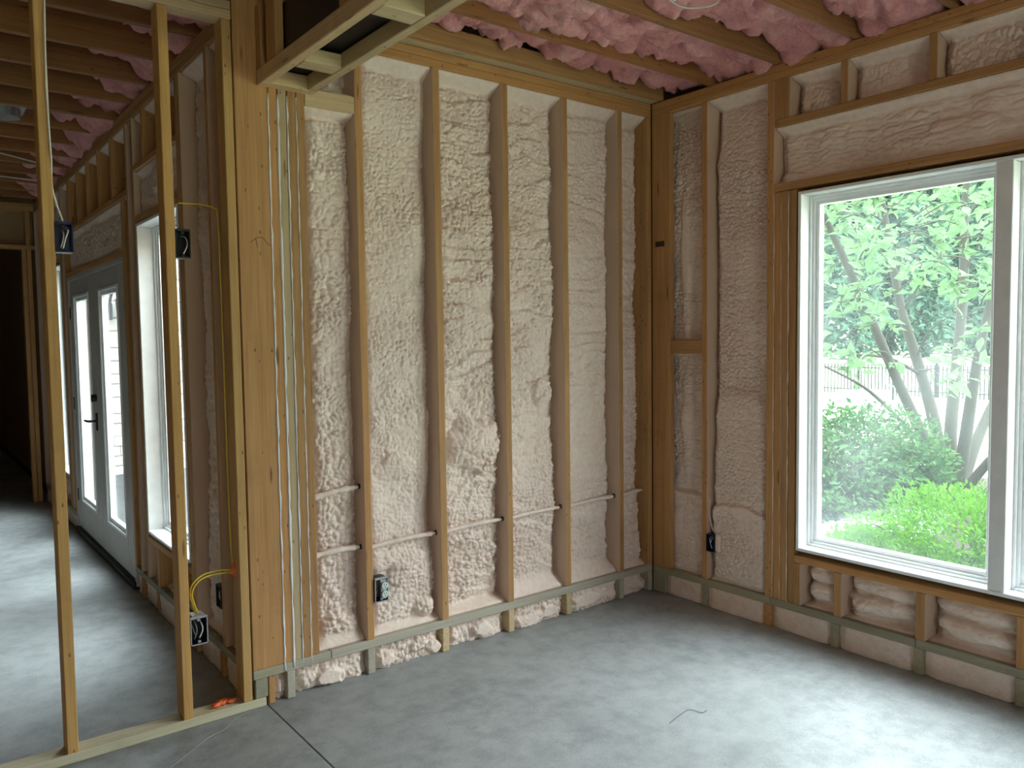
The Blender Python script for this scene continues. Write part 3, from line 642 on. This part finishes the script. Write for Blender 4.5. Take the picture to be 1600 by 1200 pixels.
# dropped soffit framing and the wrapped duct above it
so = empty('ceiling_soffit', (1.36, 2.6, 2.63)); tag(so, 'pale ladder-framed soffit hanging below the ceiling joists', 'soffit', kind='structure')
ZF = 2.63
lum('rail', PALE, so, 1.236, 1.276, -.6, 3.238, ZF, ZF+.062); lum('rail', PALE, so, 1.432, 1.474, -.6, 3.238, ZF, ZF+.062)
lum('rail', PALE, so, 1.236, 1.478, 3.2395, 3.2985, ZF, ZF+.062)
for y in (2.905, 2.285, 1.665, 1.045, .425): lum('crosspiece', PALE, so, 1.2765, 1.4315, y, y+.090, ZF+.0005, ZF+.055)
lum('hanger', WOOD, so, 1.237, 1.275, 3.246, 3.298, ZF+.0625, ZT2)
for y in (3.09, 2.43, 1.87, 1.31, .75): lum('hanger', WOOD, so, 1.237, 1.275, y, y+.092, ZF+.0625, ZT2)
duct = MB().box(1.2785, 1.520, -.6, 3.297, 2.697, 2.912, .006).build('air_duct', WRAP)
tag(duct, 'black wrapped duct lying above the pale soffit frame', 'duct')
for y in (.9, 1.7, 2.5): MB().box(1.2775, 1.521, y, y+.05, 2.6955, 2.9135, .006).build('tape_band', BLACKP, duct)

# far opening of the next room and unseen room shell
wf = MB().box(-4.7, 1.29, 16.45, 16.6, -.4, 3.25).build('wall_far', SHADEW['z']); tag(wf, 'dark far wall deep beyond the next room', 'wall', kind='structure')
wh = lum('wall_opening', WOOD, None, -4.6, 1.135, 9.10, 9.19, 2.50, 2.54); tag(wh, 'framed header over the dark opening at the end of the next room', 'wall', kind='structure')
lum('top_plate', WOOD, wh, -4.6, 1.135, 9.10, 9.19, 2.87, 2.945)
for x in (-1.6, -.8, -.01, .55, 1.06): lum('cripple_stud', WOOD, wh, x, x+.038, 9.10, 9.19, 2.541, 2.869)
lum('stud', WOOD, wh, 1.02, 1.058, 9.10, 9.19, 0.001, 2.499); lum('stud', WOOD, wh, 1.062, 1.10, 9.10, 9.19, .001, 2.499)
MB().box(-4.6, 1.135, 9.195, 9.205, 2.50, 3.18).build('sheathing', OSB, wh)
w = MB()
w.box(-4.7, -4.55, -4.2, 16.6, -.4, 3.25); w = w.build('wall_left', OSB); tag(w, 'unseen brown board outer wall behind the viewpoint, opposite the window', 'wall', kind='structure')  # unseen wall, kept brown to lower the light bounced back
w = MB()
for x0, x1, z0, z1 in ((-4.7, -.9, -.4, 3.25), (.9, 3.8, -.4, 3.25), (-.9, .9, -.4, .45), (-.9, .9, 2.4, 3.25)): w.box(x0, x1, -4.2, -4.06, z0, z1)
w = w.build('wall_front', OSB); tag(w, 'wall behind the viewpoint with an added opening for daylight', 'wall', kind='structure')  # opening added for daylight; brown board lowers the bounce
for x in (-.03,): MB().box(x, x+.06, -4.18, -4.08, .45, 2.4).build('mullion', WHITE, w)

# ------------------------------------------------------------------ electrical boxes and cables
def tubes(name, paths, r, mt, parent=None, n=6, sub=5):
    mb = MB()
    for p in paths: mb.tube(spline(p, sub), r, n)
    return mb.build(name, mt, parent, True)
def open_box(name, x0, x1, z0, z1, y, depth, mt, label, rim=None, group=None):
    root = empty(name, ((x0+x1)/2, y+depth/2, z0)); tag(root, label, 'electrical box', group); t = .003
    mb = MB()
    mb.box(x0, x0+t, y, y+depth, z0, z1); mb.box(x1-t, x1, y, y+depth, z0, z1); mb.box(x0+t, x1-t, y, y+depth, z0, z0+t); mb.box(x0+t, x1-t, y, y+depth, z1-t, z1); mb.box(x0+t, x1-t, y+depth-t, y+depth, z0+t, z1-t)
    mb.build('body', mt, root)
    if rim is not None:
        mb = MB()
        for q in ((x0-.001, x0+t, z0, z1), (x1-t, x1+.001, z0, z1), (x0, x1, z1-t, z1+.006), (x0, x1, z0-.002, z0+t)): mb.box(q[0], q[1], y-.002, y+.004, q[2], q[3])
        mb.build('rim', rim, root)
    xm = (x0+x1)/2
    for zz in (z1-.010, z0+.010): MB().box(xm-.006, xm+.006, y+.001, y+.012, zz-.005, zz+.005, .001).build('screw_tab', rim or mt, root)
    return root
b1 = open_box('switch_box', .4765, .5335, 1.905, 2.008, 3.302, .075, BLUEP, 'blue plastic switch box nailed to the leftmost partition stud', BLUEP)
tubes('wire', [[(.512, 3.37, 1.995), (.520, 3.31, 1.985), (.508, 3.299, 1.95), (.500, 3.306, 1.915)], [(.500, 3.37, 1.99), (.506, 3.32, 1.975), (.500, 3.31, 1.94), (.494, 3.32, 1.92)]], .0028, WIREW, b1)
b2 = open_box('switch_box', .893, .9475, 1.905, 2.012, 3.302, .075, BLACKP, 'black switch box high on the middle partition stud', BLACKP)
tubes('wire', [[(.925, 3.37, 2.0), (.935, 3.32, 1.985), (.937, 3.306, 1.955), (.920, 3.31, 1.915)]], .0026, WIREW, b2)
b3 = open_box('outlet_box', .894, .9605, .338, .448, 3.302, .075, BLACKP, 'black outlet box with grey rim low on the middle partition stud', GREYP)
tubes('wire', [[(.930, 3.37, .44), (.938, 3.32, .425), (.942, 3.306, .395), (.928, 3.308, .362)]], .0032, WIREW, b3)
tubes('wire', [[(.915, 3.37, .44), (.918, 3.32, .42), (.921, 3.312, .39), (.912, 3.32, .355)], [(.905, 3.36, .43), (.910, 3.33, .40), (.918, 3.32, .37)]], .0022, GREYP, b3)
MB().box(.905, .955, 3.306, 3.37, .449, .455, .001).build('cable_clamp', GREYP, b3)
b4 = open_box('outlet_box', 1.7235, 1.792, .338, .447, 3.292, .075, BLACKP, 'black outlet box with pale duplex receptacle, foamed into the back wall', GREYP)
mb = MB(); mb.box(1.756, 1.789, 3.296, 3.31, .345, .44, .002); mb.build('yoke', GREYP, b4)
for zc in (.413, .372):
    mb = MB(); mb.tube([(1.7725, 3.297, zc), (1.7725, 3.283, zc)], .0165, 14); mb.build('receptacle', OUTLET, b4)
    mb = MB()
    for dx in (-.006, .006): mb.box(1.7725+dx-.001, 1.7725+dx+.001, 3.2822, 3.285, zc-.001, zc+.008)
    mb.box(1.770, 1.775, 3.2822, 3.285, zc-.010, zc-.006); mb.build('slot', BLACKP, b4)
b5 = empty('outlet_box', (XB+.03, 2.856, .33)); tag(b5, 'dark blue outlet box with white wires on the window wall', 'electrical box')
y0, y1, z0, z1, t = 2.829, 2.883, .332, .432, .003
mb = MB(); x0, x1 = XB-.010, XB+.065
for q in ((y0, y0+t, z0, z1), (y1-t, y1, z0, z1), (y0+t, y1-t, z0, z0+t), (y0+t, y1-t, z1-t, z1)): mb.box(x0, x1, *q)
mb.box(x1-t, x1, y0, y1, z0, z1); mb.build('body', BLUEP, b5)
tubes('wire', [[(x1, 2.866, .425), (XB, 2.862, .41), (XB-.006, 2.855, .38), (XB, 2.850, .35)], [(x1, 2.85, .425), (XB, 2.846, .41), (XB-.004, 2.854, .385)]], .002, WIREW, b5)
MB().box(XB-.006, XB+.07, 2.795, 2.828, .335, .440, .008).build('foam_overspray', FOAM, b5)
wt = tubes('cable_drop', [[at_x(1110, 780, XB+.03), at_x(1108, 800, XB+.02), at_x(1112, 822, XB+.02), at_x(1118, 834, XB+.03)]], .0042, FOAM)
tag(wt, 'foam-covered cable dropping into the dark blue outlet box', 'cable')

yc = tubes('yellow_cable', [[at_y(278, 317, 3.40), at_y(290, 318, 3.41), at_y(318, 320, 3.43), at_y(338, 327, 3.44), Vector((1.094, 3.42, 2.12)), Vector((1.094, 3.405, 2.0)), Vector((1.094, 3.398, 1.5)), Vector((1.094, 3.396, 1.0)), Vector((1.094, 3.388, .72)), Vector((1.095, 3.372, .60))]], .0032, YELLOW)
tag(yc, 'yellow cable running from the middle stud and down beside the post', 'cable')
yd = tubes('yellow_cable', [[Vector((1.096, 3.368, .598)), at_y(345, 891, 3.37), at_y(320, 897, 3.36), at_y(303, 910, 3.35), at_y(297, 926, 3.35), at_y(301, 945, 3.35), at_y(309, 966, 3.35)]], .0034, YELLOW)
tag(yd, 'upper of two looped yellow cables entering the low grey-rimmed box', 'cable')
yd = tubes('yellow_cable', [[Vector((1.096, 3.362, .588)), at_y(342, 896, 3.365), at_y(318, 903, 3.352), at_y(305, 915, 3.342), at_y(300, 929, 3.342), at_y(304, 945, 3.342), at_y(313, 966, 3.342)]], .0034, YELLOW)
tag(yd, 'lower of two looped yellow cables entering the low grey-rimmed box', 'cable')
def blob(name, c, r, seed, mt, parent=None, sq=(1, 1, 1), n=14):
    rn = random.Random(seed); V = []; Fs = []
    ph = [rn.uniform(0, 6.28) for _ in range(6)]
    for i in range(n+1):
        th = math.pi*i/n
        for k in range(n):
            p = 2*math.pi*k/n; rr = r*(1+.25*math.sin(3*p+ph[0]+2*th)+.2*math.sin(2*th*3+ph[1])*math.sin(p+ph[2])+.12*math.sin(5*p+ph[3]))
            V.append((rr*math.sin(th)*math.cos(p)*sq[0], rr*math.sin(th)*math.sin(p)*sq[1], rr*math.cos(th)*sq[2]))
    for i in range(n):
        for k in range(n): k2 = (k+1) % n; Fs.append((i*n+k, (i+1)*n+k, (i+1)*n+k2, i*n+k2))
    me = mesh(name, V, Fs, True); return link(name, me, mt, parent, c)
tag(blob('fire_sealant', Vector((1.095, 3.366, .598)), .019, 4, ORANGE, None, (.5, 1.0, 1.4)), 'orange sealant blob where yellow cables leave the post', 'sealant')
dr = empty('foam_scrap', (1.03, 3.35, .039)); tag(dr, 'crumpled orange foam scrap lying on the sole plate', 'debris')
for k, (px, py, s) in enumerate(((338, 1103, .015), (346, 1099, .017), (352, 1096, .016), (360, 1096, .015), (366, 1094, .011), (342, 1097, .011))):
    p = at_z(px, py, .046); blob('crumb', Vector((p.x, p.y, .048)), s, k, ORANGE, dr, (1.2, .8, .62), 10)
wcable = tubes('white_cable', [[at_y(69, -6, 3.298), at_y(70, 60, 3.297), at_y(72, 130, 3.297), at_y(77, 210, 3.297), at_y(80, 250, 3.30), at_y(81, 290, 3.315), at_y(88, 318, 3.33), at_y(97, 343, 3.34), at_y(99, 352, 3.345)]], .0038, WIREW)
tag(wcable, 'white cable stapled down the leftmost stud into the blue box', 'cable')
lp = tubes('white_cable', [[Vector((2.60, 2.30, 3.02)), Vector((2.645, 2.285, 2.975)), Vector((2.70, 2.262, 2.955)), Vector((2.76, 2.238, 2.958)), Vector((2.83, 2.20, 2.98)), Vector((2.86, 2.17, 3.03))],
                           [Vector((2.62, 2.30, 3.03)), Vector((2.635, 2.28, 2.972)), Vector((2.66, 2.26, 2.985)), Vector((2.66, 2.235, 3.03))]], .004, WIREW)
tag(lp, 'white cable loop hanging out of the pink ceiling insulation', 'cable')
b6 = empty('outlet_box', (XC+.03, 3.715, .33)); tag(b6, 'black outlet box on the side wall behind the middle partition stud', 'electrical box')
mb = MB(); x0, x1, y0, y1, z0, z1, t = XC-.006, XC+.060, 3.684, 3.750, .335, .440, .003
for q in ((y0, y0+t, z0, z1), (y1-t, y1, z0, z1), (y0+t, y1-t, z0, z0+t), (y0+t, y1-t, z1-t, z1)): mb.box(x0, x1, *q)
mb.box(x1-t, x1, y0, y1, z0, z1); mb.build('body', BLACKP, b6)
tubes('wire', [[(x1, 3.72, .43), (XC+.01, 3.722, .415), (XC, 3.716, .385), (XC+.01, 3.71, .355)]], .0026, WIREW, b6)
sw = tubes('wire_scrap', [[Vector((p.x, p.y, .003)) for p in (at_z(1046, 1131, 0), at_z(1060, 1120, 0), at_z(1076, 1110, 0), at_z(1090, 1113, 0), at_z(1097, 1115, 0), at_z(1104, 1111, 0))]], .0010, BLACKP)
tag(sw, 'thin bent wire scrap lying on the concrete floor', 'wire')
lc = empty('ceiling_box', (.50, 5.68, 2.95)); tag(lc, 'silver metal box set between the ceiling joists of the next room', 'light fixture')  # plain metal box with a round collar below
MB().box(.30, .70, 5.52, 5.84, 2.985, 3.10, .01).build('housing', STEEL, lc); MB().tube([(.58, 5.68, 2.985), (.58, 5.68, 2.93)], .085, 20).build('can', STEEL, lc)
MB().box(.28, .72, 5.505, 5.515, 2.96, 3.06).build('hanger_bar', STEEL, lc)
for k, (pp, lab) in enumerate((([(-.5, 6.2, 2.947), (.3, 6.6, 2.94), (.6, 6.75, 2.94), (1.0, 7.1, 2.945)], 'thin white cable strung under the far joists'), ([(-.5, 7.5, 2.943), (.4, 7.62, 2.935), (.75, 7.7, 2.937), (1.05, 7.8, 2.945)], 'second thin white cable strung deeper under the far joists'))):
    tag(tubes('white_cable', [pp], .006, WIREW), lab, 'cable')

# ------------------------------------------------------------------ outdoors: porch beyond the doors
po = MB().box(1.295, 8.0, 3.46, 10.5, -.40, -.12).build('porch_floor', CONCRETE); tag(po, 'grey porch slab outside the glazed doors', 'porch', kind='structure')
ws = MB().box(1.30, 6.0, 10.56, 10.7, -.4, 3.3).build('wall_porch', MORTAR); tag(ws, 'pale stone porch wall seen through the doors', 'wall', kind='structure')
stone_me = [MB().box(-.5, .5, -.03, .03, -.5, .5, .02) for _ in range(1)]
rn = random.Random(5); zc = -.12; proto = None
while zc < 2.9:
    hgt = rn.choice((.12, .16, .2)); xx = 1.31 - rn.random()*.2
    while xx < 3.4:
        wd = rn.uniform(.22, .48); x0 = max(xx, 1.305)
        if xx+wd-x0 > .05:
            MB().box(x0, xx+wd-.012, 10.53+rn.uniform(-.012, .012), 10.565, zc, zc+hgt-.012, .008).build('stone', STONE, ws)
        xx += wd
    zc += hgt
LX = .075
ln = empty('wall_lantern', (2.02+LX, 10.35, 1.8)); tag(ln, 'dark scroll-bracket lantern on the porch wall', 'lantern')
tubes('bracket', [[(x+LX, y, z) for x, y, z in ((1.98, 10.53, 1.95), (1.98, 10.45, 1.86), (1.965, 10.42, 1.95), (1.975, 10.42, 2.10), (2.02, 10.40, 2.22), (2.08, 10.38, 2.23), (2.10, 10.36, 2.16))]], .016, BRONZE, ln, 8)
MB().box(1.95+LX, 2.01+LX, 10.50, 10.53, 1.85, 2.05, .006).build('backplate', BRONZE, ln)
mb = MB(); c = Vector((2.11+LX, 10.36, 0))
mb.add([c+Vector((a*.055, b*.055, 1.80)) for a, b in ((-1, -1), (1, -1), (1, 1), (-1, 1))] + [c+Vector((a*.085, b*.085, 2.08)) for a, b in ((-1, -1), (1, -1), (1, 1), (-1, 1))], [(3, 2, 1, 0), (0, 1, 5, 4), (1, 2, 6, 5), (2, 3, 7, 6), (3, 0, 4, 7), (4, 5, 6, 7)])
mb.build('body', plain('lantern_glass', (.05, .05, .05), .3), ln)
mb = MB(); mb.add([c+Vector((a*.10, b*.10, 2.08)) for a, b in ((-1, -1), (1, -1), (1, 1), (-1, 1))] + [c+Vector((0, 0, 2.17))], [(3, 2, 1, 0), (0, 1, 4), (1, 2, 4), (2, 3, 4), (3, 0, 4)]); mb.build('cap', BRONZE, ln)

# ------------------------------------------------------------------ outdoors: garden through the big window
GZ = -.40
nx, ny = 50, 60
X, Y = np.meshgrid(np.linspace(-60, 120, 91), np.linspace(-70, 110, 91))
Zg = np.where(X > 26, (X-26)*.012, 0)*1.0 + GZ - .01 - .0
V = np.stack([X.ravel(), Y.ravel(), Zg.ravel()], 1); ii = np.arange(91*91).reshape(91, 91)
Q = np.stack([ii[:-1, :-1].ravel(), ii[:-1, 1:].ravel(), ii[1:, 1:].ravel(), ii[1:, :-1].ravel()], 1)
lw = link('lawn', np_mesh('lawn', V, Q), LAWN); tag(lw, 'sunlit pale green lawn outside the big window', 'lawn', kind='structure')
mu = MB(); ring = [(4.2, -1), (9.2, .5), (11.2, 3.2), (11.4, 5.2), (10.2, 6.6), (8, 7.6), (4.2, 8)]
mu.add([(x, y, GZ+.03) for x, y in ring] + [(x*1.0, y, GZ-.1) for x, y in ring], [tuple(range(len(ring)))]); mu = mu.build('mulch_bed', MULCH); tag(mu, 'brown mulch bed under the shrubs and tree', 'mulch', kind='structure')

def leaves(n, pos, size, seed, flat=.3, outward=None):
    """n small folded leaves: pos (n,3), size (lo,hi) -> verts, quads"""
    r = np.random.RandomState(seed); L = r.uniform(size[0], size[1], n)
    d = r.normal(size=(n, 3)); d[:, 2] *= .6
    if outward is not None: d = d*.7 + outward
    d /= np.linalg.norm(d, axis=1)[:, None]
    up = r.normal(size=(n, 3))*flat + [0, 0, 1]
    s = np.cross(d, up); s /= np.linalg.norm(s, axis=1)[:, None]+1e-9; nn = np.cross(s, d)
    a = pos; b = pos + d*(L*.45)[:, None] + s*(L*.24)[:, None] + nn*(L*.07)[:, None]; c = pos + d*L[:, None] - nn*(L*.10)[:, None]
    e = pos + d*(L*.45)[:, None] - s*(L*.24)[:, None] + nn*(L*.07)[:, None]
    V = np.stack([a, b, c, e], 1).reshape(-1, 3); q = np.arange(n*4).reshape(n, 4)
    return V, q
def foliage(name, pos, size, seed, mt, parent, flat=.6, outward=None):
    V, q = leaves(len(pos), pos, size, seed, flat, outward); c = V.mean(0)
    o = link(name, np_mesh(name, V-c, q, False), mt, parent, Vector(c)); o['kind'] = 'stuff'; return o
def ellipsoid_points(n, c, r, seed, shell=.55, zmin=None):
    rs = np.random.RandomState(seed); d = rs.normal(size=(n, 3)); d /= np.linalg.norm(d, axis=1)[:, None]
    lump = 1 + .13*np.sin(d[:, 0]*7+seed)*np.cos(d[:, 1]*6) + .10*np.sin(d[:, 2]*9+d[:, 0]*5)
    t = (shell + (1-shell)*rs.rand(n)**.6)*lump; p = np.array(c) + d*t[:, None]*np.array(r)
    if zmin is not None: p[:, 2] = np.maximum(p[:, 2], zmin+.02*rs.rand(n))
    return p, d
def stems(root, base, tips, r0, mt, seed, name='stem'):
    rn = random.Random(seed); mb = MB()
    for tpt in tips:
        b = Vector(base)+Vector((rn.uniform(-.12, .12), rn.uniform(-.12, .12), 0)); tpt = Vector(tpt); mid = b.lerp(tpt, .5)+Vector((rn.uniform(-.1, .1), rn.uniform(-.1, .1), .05))
        mb.tube(spline([b, mid, tpt], 4), [r0*(1-.08*k) for k in range(9)], 5)
    return mb.build(name, mt, root, True)

# big loose shrub, left of the tree
g = empty('loose_shrub', (7.2, 4.0, GZ)); tag(g, 'large loose green shrub at the left edge of the window view', 'shrub')
P = []; D = []
for k, (cx, cy, cz, rx, rz) in enumerate(((7.1, 4.30, .25, .85, .62), (7.7, 4.1, .30, .75, .55), (7.0, 4.9, .15, .8, .7), (8.1, 3.95, .05, .5, .42), (6.7, 4.4, -.05, .6, .4))):
    p, d = ellipsoid_points(3800, (cx, cy, cz), (rx, rx, rz), 30+k, .3, GZ+.05); P.append(p); D.append(d)
foliage('foliage', np.concatenate(P), (.05, .095), 31, LEAF_S, g, .8, np.concatenate(D)*.5)
rs_ = random.Random(8); stems(g, (7.2, 4.3, GZ), [(7.2+rs_.uniform(-1, 1.1), 4.3+rs_.uniform(-.7, .8), rs_.uniform(.2, .95)) for _ in range(26)], .011, BARK, 9)
# bright rounded shrub
g = empty('round_shrub', (6.0, 2.45, GZ)); tag(g, 'low rounded bright green shrub just outside the big window', 'shrub')
P = []; D = []
for k, (cx, cy, cz, rx, ry, rz) in enumerate(((6.35, 2.55, -.12, 1.0, .85, .50), (6.5, 1.8, -.10, .9, .8, .50), (5.75, 3.0, -.28, .7, .6, .33))):
    p, d = ellipsoid_points(12000, (cx, cy, cz), (rx, ry, rz), 50+k, .5, GZ+.03); P.append(p); D.append(d)
foliage('foliage', np.concatenate(P), (.032, .060), 51, LEAF_B, g, .6, np.concatenate(D)*.9+np.array([0, 0, .35]))
stems(g, (6.3, 2.5, GZ), [(6.3+rs_.uniform(-.7, .7), 2.4+rs_.uniform(-.6, .6), rs_.uniform(-.1, .25)) for _ in range(18)], .010, BARK, 10)

# multi-stemmed tree
T = empty('garden_tree', at_z(1490, 775, GZ)); tag(T, 'multi-stemmed tree with pale bark and large drooping leaves', 'tree')
D0 = 9.3
limbs = [([(1487, 776, 0), (1462, 720, -.05), (1432, 660, -.15), (1400, 590, -.3), (1368, 515, -.5), (1335, 440, -.7), (1305, 375, -.9), (1280, 320, -1.1)], .075, .030),
         ([(1488, 776, 0), (1470, 715, 0), (1455, 640, .1), (1432, 560, .2), (1410, 490, .3), (1398, 430, .35), (1385, 350, .4), (1370, 270, .4)], .085, .030),
         ([(1490, 776, 0), (1485, 690, .15), (1492, 600, .3), (1500, 520, .45), (1506, 430, .55), (1507, 340, .6), (1513, 270, .65)], .080, .045),
         ([(1493, 776, 0), (1508, 690, -.1), (1518, 620, -.25), (1530, 550, -.4), (1548, 470, -.5), (1570, 380, -.6)], .080, .035),
         ([(1495, 776, 0), (1522, 700, .2), (1545, 645, .35), (1575, 580, .5), (1600, 500, .6)], .075, .035),
         ([(1497, 778, 0), (1525, 745, -.2), (1560, 705, -.45), (1610, 655, -.7)], .065, .035)]
tips = []
for k, (pts, r0, r1) in enumerate(limbs):
    W = [at_d(x, y, D0+dd) for x, y, dd in pts]; W[0].z = GZ-.02; S = spline(W, 4); n = len(S)
    MB().tube(S, [r0+(r1-r0)*i/(n-1) for i in range(n)], 9).build('trunk', BARK, T, True)
    tips += S[n//2:]
br = [([(1437, 690, -.12), (1395, 645, -.3), (1350, 605, -.5), (1288, 572, -.8)], .028), ([(1437, 585, .15), (1390, 560, .05), (1330, 553, -.1), (1285, 548, -.3)], .022), ([(1395, 580, -.3), (1375, 555, -.5), (1330, 530, -.7)], .012),
      ([(1368, 515, -.5), (1340, 480, -.9), (1300, 470, -1.2)], .014), ([(1410, 490, .3), (1440, 440, .1), (1470, 400, -.2)], .016), ([(1506, 430, .55), (1530, 380, .4), (1560, 330, .2)], .016), ([(1507, 340, .6), (1540, 300, .6), (1570, 260, .6)], .02),
      ([(1335, 440, -.7), (1345, 400, -.8), (1370, 360, -1.)], .013), ([(1398, 430, .35), (1430, 370, .5), (1450, 310, .6)], .016), ([(1432, 560, .2), (1450, 520, -.1), (1490, 490, -.4)], .013), ([(1500, 520, .45), (1520, 560, .1), (1540, 575, -.2)], .012), ([(1385, 350, .4), (1350, 330, .2), (1310, 335, 0)], .013)]
for pts, r in br:
    S = spline([at_d(x, y, D0+dd) for x, y, dd in pts], 5); n = len(S)
    MB().tube(S, [r*(1-.6*i/(n-1)) for i in range(n)], 6).build('branch', BARK, T, True); tips += S[n//3:]
rs = np.random.RandomState(77)
cl_ = []
for i in range(225):                                   # whorls of leaves at twig ends
    while True:
        px, py = rs.uniform(1265, 1640), rs.uniform(180, 600)
        if py < 470 or (py < 600 and (abs(px-1515) < 45 or px < 1400) and rs.rand() < .45): break
    cl_.append(np.array(at_d(px, py, D0+rs.uniform(-1.6, 1.5))))
tw = MB()
for c in cl_:
    cv = Vector(c); near = min(tips, key=lambda q: (q-cv).length); near = cv + (near-cv).normalized()*min((near-cv).length, .38)
    tw.tube(spline([near, near.lerp(cv, .55)+Vector((0, 0, .06)), cv], 3), [.009, .008, .007, .006, .005, .004, .0035], 4)
tw.build('twigs', BARK, T, True)['kind'] = 'stuff'
big = []
pos = []
for c in cl_:
    k = rs.randint(6, 12); pos.append(c + rs.normal(size=(k, 3))*.055)
pos = np.concatenate(pos); order = rs.permutation(len(pos)); nb = 240
foliage('foliage', pos[order[nb:]], (.11, .21), 78, LEAF_T, T, .7)
lv = [(0, 0, 0), (.045, .30, .012), (.055, .55, .010), (.03, .82, -.01), (0, 1, -.05), (-.03, .82, -.01), (-.055, .55, .010), (-.045, .30, .012), (0, .3, 0), (0, .55, -.004), (0, .82, -.02)]
lme = mesh('leaf', [(x*3.6, y, z*3) for x, y, z in lv], [(0, 1, 8), (1, 2, 9, 8), (2, 3, 10, 9), (3, 4, 10), (0, 8, 7), (8, 9, 6, 7), (9, 10, 5, 6), (10, 4, 5)])
tw_c = wloc(T)
for i in order[:nb]:
    o = link('leaf', lme, LEAF_T, T, Vector(pos[i])); s = rs.uniform(.14, .24); o.scale = (s, s, s)
    o.rotation_euler = (rs.uniform(-.9, .3), rs.uniform(-.6, .6), rs.uniform(0, 6.28))

# iron fence
fx = 24.6
fe = empty('iron_fence', (fx, 12, GZ)); tag(fe, 'dark iron picket fence across the far side of the lawn', 'fence')
IRON = plain('fence_iron', (.006, .011, .009), .5)
pk = MB().box(-.016, .016, -.016, .016, 0, .98, .003); pme = mesh('picket', pk.V, pk.F)
for i in range(105): link('picket', pme, IRON, fe, Vector((fx, 6.2+i*.115, GZ)))
for z in (.14, .84): MB().box(fx-.02, fx+.02, 6.1, 18.4, GZ+z, GZ+z+.035).build('rail', IRON, fe)
for y in (6.1, 8.54, 10.98, 13.42, 15.86, 18.3): MB().box(fx-.035, fx+.035, y-.035, y+.035, GZ, GZ+1.08, .006).build('post', IRON, fe)
# feeder on a post and a paddling pool
fp = empty('hose_post', at_z(1421, 622, GZ)); q = at_z(1421, 622, GZ); tag(fp, 'short dark post with a blue hose ring in front of the fence', 'post')
MB().tube([(q.x-1, q.y, GZ), (q.x-1, q.y, GZ+1.05)], .035, 8).build('pole', IRON, fp)
tubes('hose', [[(q.x-1.05, q.y+.22*math.cos(a), GZ+.62+.22*math.sin(a)) for a in np.linspace(0, 6.28, 14)]], .03, plain('hose_blue', (.10, .30, .50), .4), fp)
q = at_z(1352, 622, GZ); mb = MB(); n = 24
mb.add([(q.x+.75*s*math.cos(6.283*k/n), q.y+.75*s*math.sin(6.283*k/n), GZ+z) for s, z in ((1, 0), (1.08, .22), (.98, .22), (.94, .05)) for k in range(n)],
       [(r_*n+k, r_*n+(k+1) % n, (r_+1)*n+(k+1) % n, (r_+1)*n+k) for r_ in range(3) for k in range(n)] + [tuple(3*n+k for k in range(n))])
tag(mb.build('wading_pool', plain('pool_blue', (.30, .50, .62), .4)), 'shallow blue plastic pool lying on the lawn near the fence', 'pool')

# trees along the far edge of the field
labels = ['first', 'second', 'third', 'fourth', 'fifth', 'sixth', 'seventh']
for k in range(-4, 11):
    r = random.Random(200+k); px = 1225+k*54; Dk = (52, 58)[k % 2]; p = at_d(px, 540, Dk); gz = GZ+max(0, (p.x-26)*.012)
    hgt = r.uniform(14, 19); w = r.uniform(1.55, 1.7)
    t = empty('far_tree', (p.x, p.y, gz)); tag(t, labels[k-1]+' tree from the window jamb in the hazy tree line beyond the fence' if 1 <= k <= 7 else 'tree of the hazy tree line hidden by the walls beside the window', 'tree', 'tree line beyond the fence')
    MB().tube([(p.x, p.y, gz-.1), (p.x, p.y, gz+hgt*.6)], [.3, .15], 8).build('trunk', BARK, t, True)
    P = []; D = []
    for j in range(6):
        cz = gz+1.2+hgt*(.08+.15*j); rr = w*(1.0-.06*j); c = (p.x+r.uniform(-.2, .2), p.y+r.uniform(-.2, .2), cz)
        a, d = ellipsoid_points(900, c, (rr, rr, hgt*.16), 330+k*7+j, .35, gz+.1); P.append(a); D.append(d)
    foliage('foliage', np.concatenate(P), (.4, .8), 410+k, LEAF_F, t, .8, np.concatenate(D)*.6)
